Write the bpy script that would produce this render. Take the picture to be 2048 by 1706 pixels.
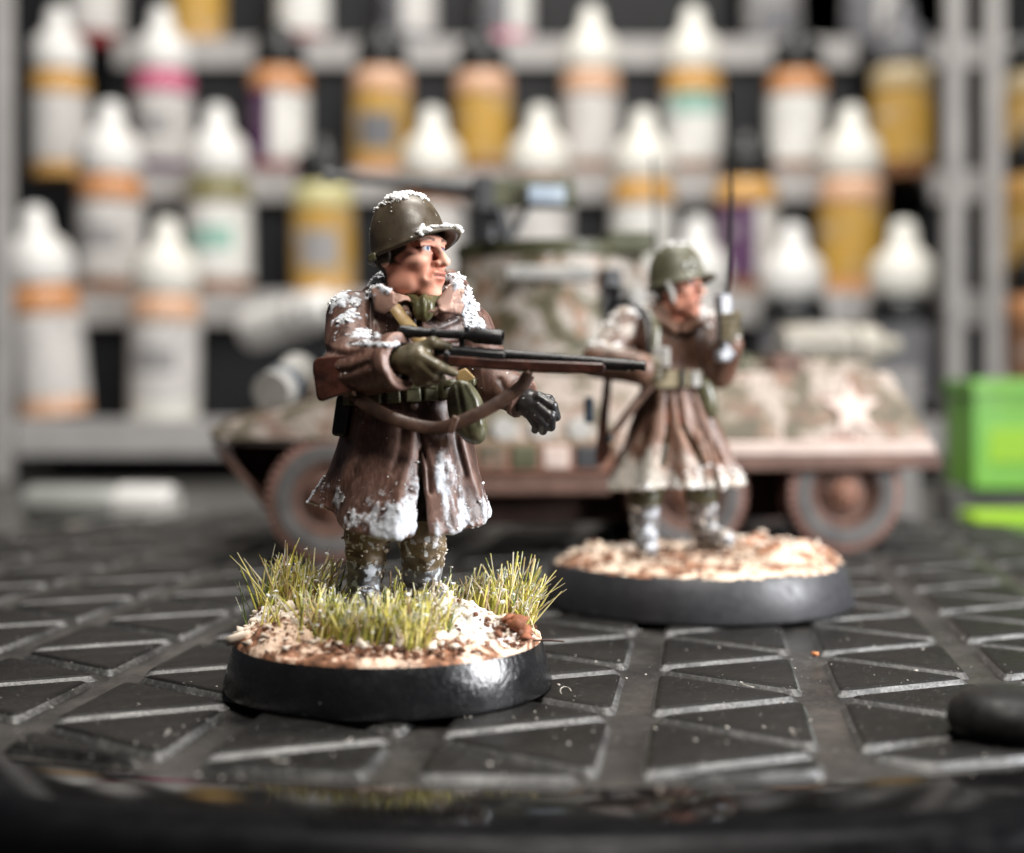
# Two painted soldier miniatures and an armoured car model on a turntable, paint rack behind.
# Units: 1 Blender unit = 1 cm (the figures are about 3 cm tall).
import bpy, math, random
import numpy as np
from mathutils import Vector

for _o in list(bpy.data.objects):
    bpy.data.objects.remove(_o, do_unlink=True)
SC = bpy.context.scene
COL = SC.collection
SC.unit_settings.system = 'METRIC'
SC.unit_settings.scale_length = 0.01
random.seed(7)
rad = math.radians

# ------------------------------------------------------------------ camera
CAMH = 2.32                     # lens height over the turntable
FPX = 2856.0                    # focal length in photo pixels (photo is 2048 wide)
HORY = 760.0                    # photo row of the horizon
FOCUS = 11.0
cd = bpy.data.cameras.new('camera')
cam = bpy.data.objects.new('camera', cd)
COL.objects.link(cam)
cam.location = (0, 0, CAMH)
cam.rotation_euler = (rad(90), 0, 0)
cd.sensor_width = 36.0
cd.lens = 36.0 * FPX / 2048.0
cd.shift_y = -(853.0 - HORY) / 2048.0
cd.clip_start = 0.1
cd.clip_end = 400
cd.dof.use_dof = True
cd.dof.focus_distance = FOCUS
cd.dof.aperture_fstop = 0.19
SC.camera = cam

# ------------------------------------------------------------------ light
w = bpy.data.worlds.new('World')
SC.world = w
w.use_nodes = True
w.node_tree.nodes['Background'].inputs[0].default_value = (0.80, 0.88, 1.0, 1)
w.node_tree.nodes['Background'].inputs[1].default_value = 0.04


def area_lamp(name, loc, target, size, power, col, size_y=None):
    ld = bpy.data.lights.new(name, 'AREA')
    ld.shape = 'RECTANGLE'
    ld.size = size
    ld.size_y = size_y or size
    ld.energy = power
    ld.color = col
    o = bpy.data.objects.new(name, ld)
    COL.objects.link(o)
    o.location = loc
    d = Vector(target) - Vector(loc)
    o.rotation_euler = d.to_track_quat('-Z', 'Y').to_euler()
    return o


# window to the right, an added fill lamp in front of and above the figures, and the room's ceiling light in front of the rack
area_lamp('window_light', (16, 8.0, 7.0), (0, 12, 1.0), 6, 7400, (0.97, 0.98, 1.0), 8)
area_lamp('front_fill_light', (1.2, 4.0, 14), (-0.5, 12.0, 1.2), 3.5, 2150, (1.0, 0.95, 0.88))
area_lamp('ceiling_light', (4, 22, 42), (0, 48, 6), 22, 33000, (1.0, 0.965, 0.91))

SC.view_settings.view_transform = 'Standard'
SC.view_settings.look = 'None'
SC.view_settings.exposure = 0.0
SC.view_settings.gamma = 1.0
SC.view_settings.use_curve_mapping = False
SC.cycles.use_denoising = True
SC.cycles.max_bounces = 6
SC.cycles.caustics_reflective = False
SC.cycles.caustics_refractive = False

# ------------------------------------------------------------------ helpers: measuring


def at(px, py, D):
    """world point that a photo pixel shows at depth D"""
    return np.array([(px - 1024.0) / FPX * D, D, CAMH + (HORY - py) / FPX * D], dtype=np.float64)


def rot(ax, deg):
    a = rad(deg); c, s = math.cos(a), math.sin(a)
    if ax == 'x': return np.array([[1, 0, 0], [0, c, -s], [0, s, c]])
    if ax == 'y': return np.array([[c, 0, s], [0, 1, 0], [-s, 0, c]])
    return np.array([[c, -s, 0], [s, c, 0], [0, 0, 1]])


def frame(d, up=(0, 0, 1)):
    """rotation whose local x runs along d"""
    x = np.array(d, float); x /= np.linalg.norm(x)
    y = np.cross(up, x); y /= np.linalg.norm(y)
    return np.stack([x, y, np.cross(x, y)], 1)


# ------------------------------------------------------------------ helpers: materials
def mk(name, color=(0.5, 0.5, 0.5), rough=0.5, spec=0.5, metal=0.0):
    m = bpy.data.materials.new(name)
    m.use_nodes = True
    nt = m.node_tree
    b = nt.nodes['Principled BSDF']
    b.inputs['Base Color'].default_value = (*color, 1)
    b.inputs['Roughness'].default_value = rough
    b.inputs['Specular IOR Level'].default_value = spec
    b.inputs['Metallic'].default_value = metal
    return m, nt, b


def nd(nt, typ, **kw):
    n = nt.nodes.new('ShaderNode' + typ)
    for k, v in kw.items():
        if k == 'ins':
            for a, c in v.items():
                n.inputs[a].default_value = c
        else:
            setattr(n, k, v)
    return n


def noise(nt, scale, detail=4.0, rough=0.6, dist=0.0, coord='Object', vec=None):
    n = nd(nt, 'TexNoise', ins={'Scale': scale, 'Detail': detail, 'Roughness': rough, 'Distortion': dist})
    if vec is None:
        vec = nd(nt, 'TexCoord').outputs[coord]
    nt.links.new(vec, n.inputs['Vector'])
    return n.outputs['Fac']


def ramp(nt, fac, stops, interp='LINEAR'):
    r = nd(nt, 'ValToRGB')
    r.color_ramp.interpolation = interp
    els = r.color_ramp.elements
    while len(els) < len(stops):
        els.new(0.5)
    for e, (p, c) in zip(els, stops):
        e.position = p
        e.color = (*c, 1) if len(c) == 3 else c
    nt.links.new(fac, r.inputs[0])
    return r.outputs[0]


def mixc(nt, fac, a, b, mode='MIX'):
    n = nd(nt, 'Mix', data_type='RGBA', blend_type=mode)
    for sock, v in ((n.inputs[0], fac), (n.inputs[6], a), (n.inputs[7], b)):
        if isinstance(v, (int, float)): sock.default_value = v
        elif isinstance(v, tuple): sock.default_value = (*v, 1)
        else: nt.links.new(v, sock)
    return n.outputs[2]


def mth(nt, op, a, b=0.0, clamp=False):
    n = nd(nt, 'Math', operation=op, use_clamp=clamp)
    for s, v in ((n.inputs[0], a), (n.inputs[1], b)):
        if isinstance(v, (int, float)): s.default_value = v
        else: nt.links.new(v, s)
    return n.outputs[0]


def maprange(nt, v, a, b, c, d):
    n = nd(nt, 'MapRange', ins={1: a, 2: b, 3: c, 4: d})
    nt.links.new(v, n.inputs[0])
    return n.outputs[0]


def attr(nt, name):
    return nd(nt, 'Attribute', attribute_name=name).outputs['Fac']


def bump(nt, b, h, strength=0.3, dist=0.01):
    n = nd(nt, 'Bump', ins={'Strength': strength, 'Distance': dist})
    nt.links.new(h, n.inputs['Height'])
    nt.links.new(n.outputs[0], b.inputs['Normal'])


def paint(name, c1, c2, scale=6.0, rough=0.5, spec=0.5, bmp=0.15, bscale=60.0, bdist=0.004, spots=None, rvar=0.12):
    """hand-brushed paint: two mixed tones, fine relief, uneven gloss, optional light specks"""
    m, nt, b = mk(name, c1, rough, spec)
    n1 = noise(nt, scale, 5, 0.65)
    col = ramp(nt, n1, [(0.32, c1), (0.68, c2)])
    if spots:
        n2 = noise(nt, spots[1], 2, 0.5)
        col = mixc(nt, maprange(nt, n2, spots[2], spots[2] + 0.04, 0, 1), col, spots[0])
    nt.links.new(col, b.inputs['Base Color'])
    n3 = noise(nt, scale * 2.3, 3)
    nt.links.new(maprange(nt, n3, 0.3, 0.7, rough - rvar, rough + rvar), b.inputs['Roughness'])
    if bmp:
        bump(nt, b, noise(nt, bscale, 3), bmp, bdist)
    return m


def plain(name, color, rough=0.5, spec=0.5, metal=0.0):
    return mk(name, color, rough, spec, metal)[0]


# ------------------------------------------------------------------ helpers: objects
def tag(o, label=None, cat=None, group=None, kind=None):
    if label: o['label'] = label
    if cat: o['category'] = cat
    if group: o['group'] = group
    if kind: o['kind'] = kind
    return o


def empty(name, loc=(0, 0, 0), rz=0.0):
    o = bpy.data.objects.new(name, None)
    COL.objects.link(o)
    o.location = loc
    o.rotation_euler = (0, 0, rz)
    o.empty_display_size = 0.3
    return o


def mesh_obj(name, V, F, mats, parent=None, mi=None, smooth=True, sharp=None, attrs=None, org=None):
    """V in world space when org (the root's location) is given, else in the parent's space"""
    V = np.asarray(V, dtype=np.float64)
    if org is not None:
        V = V - np.asarray(org)
    me = bpy.data.meshes.new(name)
    if isinstance(F, np.ndarray):
        nv, nf, k = len(V), len(F), F.shape[1]
        me.vertices.add(nv)
        me.vertices.foreach_set('co', V.astype(np.float32).ravel())
        me.loops.add(nf * k)
        me.loops.foreach_set('vertex_index', F.astype(np.int32).ravel())
        me.polygons.add(nf)
        me.polygons.foreach_set('loop_start', np.arange(0, nf * k, k, dtype=np.int32))
        me.polygons.foreach_set('loop_total', np.full(nf, k, dtype=np.int32))
    else:
        me.from_pydata([tuple(v) for v in V], [], F)
    for m in (mats if isinstance(mats, (list, tuple)) else [mats]):
        me.materials.append(m)
    if mi is not None:
        me.polygons.foreach_set('material_index', np.asarray(mi, dtype=np.int32))
    if smooth:
        me.polygons.foreach_set('use_smooth', np.ones(len(me.polygons), dtype=bool))
    me.update(calc_edges=True)
    me.validate()
    if sharp:
        me.set_sharp_from_angle(angle=rad(sharp))
    if attrs:
        for k2, v in attrs.items():
            a = me.attributes.new(k2, 'FLOAT', 'POINT')
            a.data.foreach_set('value', np.asarray(v, dtype=np.float32))
    o = bpy.data.objects.new(name, me)
    COL.objects.link(o)
    if parent is not None:
        o.parent = parent
    return o


class Geo:
    """collects simple solids into one mesh"""

    def __init__(s):
        s.V = []; s.F = []; s.M = []; s.n = 0

    def add(s, V, F, m=0):
        V = np.asarray(V, float)
        s.V.append(V)
        for f in F:
            s.F.append([i + s.n for i in f]); s.M.append(m)
        s.n += len(V)
        return s

    def box(s, c, half, R=None, m=0, top=None):
        hx, hy, hz = half
        tx, ty = (hx, hy) if top is None else top
        V = np.array([[-hx, -hy, -hz], [hx, -hy, -hz], [hx, hy, -hz], [-hx, hy, -hz], [-tx, -ty, hz], [tx, -ty, hz], [tx, ty, hz], [-tx, ty, hz]], float)
        if R is not None: V = V @ np.asarray(R).T
        return s.add(V + np.asarray(c, float), [(3, 2, 1, 0), (4, 5, 6, 7), (0, 1, 5, 4), (1, 2, 6, 5), (2, 3, 7, 6), (3, 0, 4, 7)], m)

    def lathe(s, prof, c=(0, 0, 0), R=None, n=24, m=0, cap=True, mats=None):
        """prof: (radius, height) from bottom to top, round local z"""
        V = []; F = []; k = len(prof)
        for r, h in prof:
            for i in range(n):
                a = 2 * math.pi * i / n
                V.append((r * math.cos(a), r * math.sin(a), h))
        V = np.array(V)
        if R is not None: V = V @ np.asarray(R).T
        V = V + np.asarray(c, float)
        base = s.n
        s.V.append(V)
        for j in range(k - 1):
            for i in range(n):
                i2 = (i + 1) % n
                s.F.append([base + j * n + i, base + j * n + i2, base + (j + 1) * n + i2, base + (j + 1) * n + i])
                s.M.append(mats[j] if mats else m)
        if cap:
            s.F.append([base + i for i in range(n)][::-1]); s.M.append(mats[0] if mats else m)
            s.F.append([base + (k - 1) * n + i for i in range(n)]); s.M.append(mats[-1] if mats else m)
        s.n += len(V)
        return s

    def cyl(s, a, b, r1, r2=None, n=16, m=0):
        a = np.asarray(a, float); b = np.asarray(b, float); d = b - a; L = np.linalg.norm(d)
        z = d / L
        up = np.array([0, 0, 1.0]) if abs(z[2]) < 0.95 else np.array([1.0, 0, 0])
        x = np.cross(up, z); x /= np.linalg.norm(x)
        return s.lathe([(r1, 0), (r1 if r2 is None else r2, L)], a, np.stack([x, np.cross(z, x), z], 1), n, m)

    def tube(s, pts, r, n=8, m=0, flat=1.0, up=(0, 0, 1)):
        """round or flattened tube along points; r number or list; flat = ratio of the second axis"""
        pts = [np.asarray(p, float) for p in pts]; k = len(pts)
        V = []; F = []
        for i, p in enumerate(pts):
            t = pts[min(i + 1, k - 1)] - pts[max(i - 1, 0)]
            t = t / (np.linalg.norm(t) + 1e-9)
            u = np.cross(np.asarray(up, float), t)
            if np.linalg.norm(u) < 1e-3: u = np.cross(np.array([1.0, 0.1, 0]), t)
            u /= np.linalg.norm(u); v = np.cross(t, u)
            ri = r[i] if isinstance(r, (list, tuple, np.ndarray)) else r
            for j in range(n):
                a = 2 * math.pi * j / n
                V.append(p + u * math.cos(a) * ri * flat + v * math.sin(a) * ri)
        for i in range(k - 1):
            for j in range(n):
                j2 = (j + 1) % n
                F.append((i * n + j, i * n + j2, (i + 1) * n + j2, (i + 1) * n + j))
        F.append(tuple(range(n))[::-1]); F.append(tuple((k - 1) * n + j for j in range(n)))
        return s.add(V, F, m)

    def prism(s, poly, T, m=0, inset=0.0, t0=-0.5, t1=0.5):
        """poly: 2-D outline; T(x, y, t) -> point; a slab from t0 to t1"""
        k = len(poly)
        V = [T(x, y, t0) for x, y in poly] + [T(x, y, t1) for x, y in poly]
        F = [tuple(range(k))[::-1], tuple(range(k, 2 * k))] + [(i, (i + 1) % k, k + (i + 1) % k, k + i) for i in range(k)]
        return s.add(V, F, m)

    def build(s, name, mats, parent=None, smooth=True, sharp=35, org=None, bevel=0.0, seg=2):
        o = mesh_obj(name, np.concatenate(s.V), s.F, mats, parent, s.M, smooth, sharp if smooth else None, None, org)
        if bevel:
            b = o.modifiers.new('bevel', 'BEVEL')
            b.width = bevel; b.segments = seg; b.limit_method = 'ANGLE'; b.angle_limit = rad(30)
            b.use_clamp_overlap = True
        return o


def spline(pts, n=8):
    """Catmull-Rom through points"""
    pts = [np.asarray(p, float) for p in pts]
    P = [2 * pts[0] - pts[1]] + pts + [2 * pts[-1] - pts[-2]]
    out = []
    for i in range(1, len(P) - 2):
        for j in range(n):
            t = j / n
            a, b, c, d = P[i - 1], P[i], P[i + 1], P[i + 2]
            out.append(0.5 * ((2 * b) + (c - a) * t + (2 * a - 5 * b + 4 * c - d) * t * t + (3 * b - a - 3 * c + d) * t ** 3))
    out.append(pts[-1])
    return out


# ------------------------------------------------------------------ helpers: sculpting with distance fields
f32 = np.float32


def _hash(i, j, k, seed):
    h = (i.astype(np.uint32) * np.uint32(374761393) + j.astype(np.uint32) * np.uint32(668265263) + k.astype(np.uint32) * np.uint32(2147483647 - 58) + np.uint32(seed * 974711 + 13))
    h = (h ^ (h >> np.uint32(13))) * np.uint32(1274126177)
    h = h ^ (h >> np.uint32(16))
    return (h & np.uint32(0xFFFF)).astype(f32) / f32(65535.0)


def vnoise(P, s, seed=0):
    q = np.asarray(P, dtype=f32) * f32(s) + f32(311.7)
    i = np.floor(q).astype(np.int32); f = q - i
    u = f * f * (3 - 2 * f)
    x, y, z = i[:, 0], i[:, 1], i[:, 2]
    r = 0
    for a in (0, 1):
        wx = u[:, 0] if a else 1 - u[:, 0]
        for b in (0, 1):
            wy = u[:, 1] if b else 1 - u[:, 1]
            for c in (0, 1):
                wz = u[:, 2] if c else 1 - u[:, 2]
                r = r + wx * wy * wz * _hash(x + a, y + b, z + c, seed)
    return r


def fbm(P, s, seed=0, oct=4):
    r = 0; a = 0.5; t = 0
    for o in range(oct):
        r = r + a * vnoise(P, s * 2 ** o, seed + o); t += a; a *= 0.55
    return r / t


def smin(a, b, k):
    h = np.clip(0.5 + 0.5 * (b - a) / k, 0, 1)
    return b + (a - b) * h - k * h * (1 - h)


def smax(a, b, k):
    return -smin(-a, -b, k)


def rc(P, a, b, ra, rb):
    """limb: a capsule that tapers"""
    a = np.asarray(a, f32); b = np.asarray(b, f32)
    ba = b - a; pa = P - a
    h = np.clip(pa @ ba / f32(ba @ ba), 0, 1)
    d = pa - h[:, None] * ba
    return np.sqrt((d * d).sum(1)) - (f32(ra) + h * f32(rb - ra))


def ell(P, c, r, R=None):
    q = P - np.asarray(c, f32)
    if R is not None: q = q @ np.asarray(R, f32)
    r = np.asarray(r, f32)
    k0 = np.sqrt(((q / r) ** 2).sum(1)); k1 = np.sqrt(((q / (r * r)) ** 2).sum(1)) + 1e-6
    return k0 * (k0 - 1) / k1


def rbox(P, c, half, rr=0.02, R=None):
    q = P - np.asarray(c, f32)
    if R is not None: q = q @ np.asarray(R, f32)
    q = np.abs(q) - (np.asarray(half, f32) - f32(rr))
    return np.sqrt((np.maximum(q, 0) ** 2).sum(1)) + np.minimum(q.max(1), 0) - rr


def sculpt(f, lo, hi, h):
    """surface of f(P) = 0 as (verts, quads): surface nets on a block-sparse grid"""
    B = 8
    lo = np.asarray(lo, float); hi = np.asarray(hi, float)
    nb = np.ceil((hi - lo) / h / B).astype(int)
    n = nb * B
    gi = np.stack(np.meshgrid(*[np.arange(k) for k in nb], indexing='ij'), -1).reshape(-1, 3)
    cen = (lo + (gi * B + (B - 1) / 2) * h).astype(f32)
    d = f(cen)
    half = (B / 2) * h * 1.7321
    act = np.abs(d) < half * 1.4 + h
    V = np.repeat(np.repeat(np.repeat(np.where(d > 0, 1.0, -1.0).astype(f32).reshape(nb), B, 0), B, 1), B, 2)
    off = np.stack(np.meshgrid(*[np.arange(B)] * 3, indexing='ij'), -1).reshape(-1, 3)
    A = gi[act]
    for s in range(0, len(A), 1500):
        a = A[s:s + 1500]
        ii = (a[:, None, :] * B + off[None]).reshape(-1, 3)
        val = f((lo + ii * h).astype(f32))
        V[ii[:, 0], ii[:, 1], ii[:, 2]] = val
    V[0] = V[-1] = 1; V[:, 0] = V[:, -1] = 1; V[:, :, 0] = V[:, :, -1] = 1
    I = V < 0
    c = np.zeros(tuple(np.array(V.shape) - 1), dtype=np.uint8)
    X, Y, Z = c.shape
    cs = [(a, b, e) for a in (0, 1) for b in (0, 1) for e in (0, 1)]
    for a, b, e in cs:
        c += I[a:a + X, b:b + Y, e:e + Z]
    cells = np.argwhere((c > 0) & (c < 8)).astype(np.int32)
    val = np.stack([V[cells[:, 0] + a, cells[:, 1] + b, cells[:, 2] + e] for a, b, e in cs], 1)
    pos = np.zeros((len(cells), 3)); cnt = np.zeros(len(cells))
    for p in range(8):
        for q in range(p + 1, 8):
            if sum(abs(cs[p][t] - cs[q][t]) for t in range(3)) != 1: continue
            va, vb = val[:, p], val[:, q]
            x = (va < 0) != (vb < 0)
            t = np.where(x, va / np.where(x, va - vb, 1), 0)
            pt = np.array(cs[p])[None] + t[:, None] * (np.array(cs[q]) - np.array(cs[p]))[None]
            pos += np.where(x[:, None], pt, 0); cnt += x
    verts = lo + (cells + pos / cnt[:, None]) * h
    idx = np.full(c.shape, -1, np.int32)
    idx[cells[:, 0], cells[:, 1], cells[:, 2]] = np.arange(len(cells))
    quads = []
    for ax in range(3):
        sl0 = [slice(None)] * 3; sl1 = [slice(None)] * 3
        sl0[ax] = slice(0, -1); sl1[ax] = slice(1, None)
        a = I[tuple(sl0)]; b = I[tuple(sl1)]
        e = np.argwhere(a != b)
        u, v = (ax + 1) % 3, (ax + 2) % 3
        e = e[(e[:, u] > 0) & (e[:, v] > 0) & (e[:, u] < c.shape[u]) & (e[:, v] < c.shape[v])]
        inside = a[e[:, 0], e[:, 1], e[:, 2]]

        def cell(du, dv):
            q = e.copy(); q[:, u] += du; q[:, v] += dv
            return idx[q[:, 0], q[:, 1], q[:, 2]]
        q = np.stack([cell(-1, -1), cell(0, -1), cell(0, 0), cell(-1, 0)], 1)
        q[~inside] = q[~inside][:, ::-1]
        quads.append(q)
    Q = np.concatenate(quads)
    Q = Q[(Q >= 0).all(1)]
    return verts, Q


def vnormals(V, Q):
    n = np.cross(V[Q[:, 2]] - V[Q[:, 0]], V[Q[:, 3]] - V[Q[:, 1]])
    N = np.zeros_like(V)
    for k in range(4):
        np.add.at(N, Q[:, k], n)
    return N / (np.linalg.norm(N, axis=1)[:, None] + 1e-12)


def convexity(f, V, e=0.045):
    """positive on raised edges, negative in folds: where a painter's dry brush catches"""
    s = 0
    for k in range(3):
        for sg in (-1, 1):
            q = V.astype(f32).copy(); q[:, k] += sg * e
            s = s + f(q)
    return s / 6 / e


_ico_cache = None


def ico():
    global _ico_cache
    if _ico_cache is None:
        t = (1 + 5 ** 0.5) / 2
        v = np.array([[-1, t, 0], [1, t, 0], [-1, -t, 0], [1, -t, 0], [0, -1, t], [0, 1, t], [0, -1, -t], [0, 1, -t], [t, 0, -1], [t, 0, 1], [-t, 0, -1], [-t, 0, 1]], float)
        v /= np.linalg.norm(v[0])
        f = np.array([[0, 11, 5], [0, 5, 1], [0, 1, 7], [0, 7, 10], [0, 10, 11], [1, 5, 9], [5, 11, 4], [11, 10, 2], [10, 7, 6], [7, 1, 8], [3, 9, 4], [3, 4, 2], [3, 2, 6], [3, 6, 8], [3, 8, 9], [4, 9, 5], [2, 4, 11], [6, 2, 10], [8, 6, 7], [9, 8, 1]])
        _ico_cache = (v, f)
    return _ico_cache


def crumbs(P, r, seed=0, flat=0.75):
    """uneven little lumps of radius r at points P, as (verts, tris)"""
    rng = np.random.default_rng(seed)
    v, f = ico()
    n = len(P)
    jit = 1 + rng.uniform(-0.62, 0.55, (n, 12, 1))
    sc = np.stack([rng.uniform(0.55, 1.45, n), rng.uniform(0.55, 1.45, n), rng.uniform(0.4, 0.95, n) * flat / 0.75], 1)
    a = rng.uniform(0, 6.28, n); ca, sa = np.cos(a), np.sin(a)
    W = v[None] * jit * sc[:, None, :] * np.asarray(r).reshape(-1, 1, 1)
    W = np.stack([W[..., 0] * ca[:, None] - W[..., 1] * sa[:, None], W[..., 0] * sa[:, None] + W[..., 1] * ca[:, None], W[..., 2]], -1)
    W += np.asarray(P)[:, None, :]
    F = (f[None] + (np.arange(n) * 12)[:, None, None]).reshape(-1, 3)
    return W.reshape(-1, 3), F


def within(P, c, r, fn, far=0.02):
    """evaluate fn only near c; elsewhere return a safe distance"""
    e = P - np.asarray(c, f32)
    dist = np.sqrt((e * e).sum(1))
    out = (dist - f32(r) + f32(far)).astype(f32)
    k = dist < r
    if k.any(): out[k] = np.minimum(fn(P[k]), far + 0.3)
    return out


def pick(V, N, prob, n, seed=0):
    """n surface points drawn with probability prob"""
    rng = np.random.default_rng(seed)
    p = np.clip(prob, 0, None); p = p / p.sum()
    i = rng.choice(len(V), n, p=p)
    return V[i], N[i], rng
# ================================================================== the surface: round turntable on a table
TT = np.array([0.3, 17.6])      # turntable centre
TTR = 10.25

m_plate, nt, b = mk('turntable_gloss', (0.008, 0.008, 0.009), 0.12, 0.28)
n1 = noise(nt, 0.9, 4, 0.6)
n2 = noise(nt, 14, 5, 0.7)
nt.links.new(maprange(nt, mth(nt, 'ADD', mth(nt, 'MULTIPLY', n1, 0.6), mth(nt, 'MULTIPLY', n2, 0.4)), 0.35, 0.65, 0.03, 0.12), b.inputs['Roughness'])
dustc = ramp(nt, noise(nt, 2.2, 6, 0.7), [(0.45, (0.004, 0.004, 0.004)), (0.75, (0.010, 0.009, 0.0085))])
nt.links.new(dustc, b.inputs['Base Color'])
bump(nt, b, noise(nt, 3, 2), 0.05, 0.01)

m_pad, nt, b = mk('pad_rubber', (0.03, 0.029, 0.028), 0.5, 0.15)
gr = noise(nt, 70, 3, 0.7)
big = noise(nt, 0.8, 4, 0.6, coord='Object')
dust = noise(nt, 34, 2, 0.5)
c = ramp(nt, big, [(0.35, (0.0055, 0.0053, 0.005)), (0.7, (0.013, 0.012, 0.011))])
c = mixc(nt, maprange(nt, dust, 0.66, 0.72, 0, 0.45), c, (0.20, 0.19, 0.18))
c = mixc(nt, maprange(nt, noise(nt, 2.6, 6, 0.75, 1.5), 0.58, 0.74, 0, 0.45), c, (0.04, 0.037, 0.034))
nt.links.new(c, b.inputs['Base Color'])
nt.links.new(maprange(nt, noise(nt, 3, 4), 0.3, 0.7, 0.36, 0.55), b.inputs['Roughness'])
bump(nt, b, gr, 0.35, 0.012)
# the bevelled pad sides are mottled and paler than the tops
m_padside, nt, b = mk('pad_side', (0.07, 0.07, 0.07), 0.42, 0.6)
c = ramp(nt, mth(nt, 'ADD', mth(nt, 'MULTIPLY', noise(nt, 16, 5, 0.75), 0.5), mth(nt, 'MULTIPLY', noise(nt, 1.3, 3), 0.5)), [(0.40, (0.012, 0.012, 0.012)), (0.52, (0.05, 0.049, 0.047)), (0.66, (0.19, 0.187, 0.18))])
nt.links.new(c, b.inputs['Base Color'])
bump(nt, b, noise(nt, 30, 4, 0.7), 0.5, 0.015)

g = Geo()
g.lathe([(TTR - 0.55, -0.75), (TTR - 0.1, -0.72), (TTR - 0.02, -0.60), (TTR, -0.30), (TTR - 0.03, -0.16), (TTR - 0.10, -0.06), (TTR - 0.22, -0.02), (TTR - 0.36, 0.0), (9.26, 0.002), (0.01, 0.002)], n=160, mats=[1, 1, 1, 1, 1, 1, 1, 0, 2])
m_edge = paint('turntable_edge', (0.0025, 0.0025, 0.003), (0.004, 0.004, 0.0045), 2, 0.35, 0.06, 0.1, 20)
m_channel, nt, b = mk('channel_floor', (0.04, 0.04, 0.04), 0.3, 0.4)
c = ramp(nt, noise(nt, 1.1, 5, 0.65), [(0.36, (0.009, 0.0088, 0.0085)), (0.52, (0.026, 0.024, 0.022)), (0.70, (0.060, 0.054, 0.048))])
c = mixc(nt, maprange(nt, noise(nt, 26, 4, 0.7), 0.55, 0.70, 0, 0.5), c, (0.10, 0.092, 0.085))
nt.links.new(c, b.inputs['Base Color'])
nt.links.new(maprange(nt, noise(nt, 4, 4), 0.3, 0.7, 0.26, 0.48), b.inputs['Roughness'])
bump(nt, b, noise(nt, 40, 4), 0.25, 0.01)
turntable = g.build('turntable_surface', [m_plate, m_edge, m_channel], sharp=60)
turntable.location = (TT[0], TT[1], -0.066)      # pad tops lie at z = 0
tag(turntable, 'round black turntable with raised triangular pads and a glossy rim', 'turntable', kind='structure')

PW, PP = 1.36, 1.60             # column width, length of a triangle's side
PA = rad(7.7)
e_ax = np.array([math.sin(PA), math.cos(PA)]); n_ax = np.array([math.cos(PA), -math.sin(PA)])


def clip_circle(poly, c, R):
    for k in range(72):
        a = 2 * math.pi * k / 72
        nn = np.array([math.cos(a), math.sin(a)])
        out = []
        for i in range(len(poly)):
            p, q = poly[i], poly[(i + 1) % len(poly)]
            dp, dq = (p - c) @ nn - R, (q - c) @ nn - R
            if dp <= 0: out.append(p)
            if dp * dq < 0: out.append(p + (q - p) * dp / (dp - dq))
        poly = out
        if len(poly) < 3: return []
    return poly


def inset(poly, d):
    """shrink a convex counter-clockwise outline; d per edge"""
    k = len(poly); L = []
    for i in range(k):
        p, q = poly[i], poly[(i + 1) % k]
        t = (q - p) / np.linalg.norm(q - p)
        nrm = np.array([-t[1], t[0]])
        L.append((nrm, nrm @ p + d[i]))
    # half-plane clipping of a big square
    P = [np.array(v) for v in ((-99., -99.), (99., -99.), (99., 99.), (-99., 99.))]
    for nrm, o in L:
        out = []
        for i in range(len(P)):
            p, q = P[i], P[(i + 1) % len(P)]
            dp, dq = o - nrm @ p, o - nrm @ q
            if dp <= 0: out.append(p)
            if dp * dq < 0: out.append(p + (q - p) * dp / (dp - dq))
        P = out
        if len(P) < 3: return []
    return P


def rounded(poly, r):
    out = []; k = len(poly)
    for i in range(k):
        a, p, q = poly[i - 1], poly[i], poly[(i + 1) % k]
        la, lq = np.linalg.norm(a - p), np.linalg.norm(q - p)
        ta = p + (a - p) / la * min(r, la * 0.45); tq = p + (q - p) / lq * min(r, lq * 0.45)
        for t in (0, 0.33, 0.67, 1):
            out.append((1 - t) ** 2 * ta + 2 * t * (1 - t) * p + t * t * tq)
    return out


def pad_mesh(poly, gaps, c):
    base = inset(poly, gaps)
    if len(base) < 3: return None
    ar = 0.5 * sum(base[i][0] * base[(i + 1) % len(base)][1] - base[(i + 1) % len(base)][0] * base[i][1] for i in range(len(base)))
    if ar < 0.03: return None
    r0 = rounded(base, 0.10)
    cen = sum(r0) / len(r0)

    def shr(f):
        return [cen + (p - cen) * (1 - f / max(0.12, np.linalg.norm(p - cen))) for p in r0]
    rings = [(r0, 0.0), (shr(0.058), 0.044), (shr(0.088), 0.057), (shr(0.135), 0.062)]
    k = len(r0); V = []; F = []; M = []
    for ring, z in rings:
        V += [(p[0] - c[0], p[1] - c[1], z) for p in ring]
    for j in range(3):
        for i in range(k):
            F.append((j * k + i, j * k + (i + 1) % k, (j + 1) * k + (i + 1) % k, (j + 1) * k + i)); M.append(1 if j < 1 else 0)
    F.append(tuple(3 * k + i for i in range(k))); M.append(0)
    me = bpy.data.meshes.new('pad')
    me.from_pydata(V, [], F)
    me.materials.append(m_pad); me.materials.append(m_padside)
    me.polygons.foreach_set('material_index', M)
    me.polygons.foreach_set('use_smooth', [True] * len(F))
    me.set_sharp_from_angle(angle=rad(50))
    return me


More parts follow.
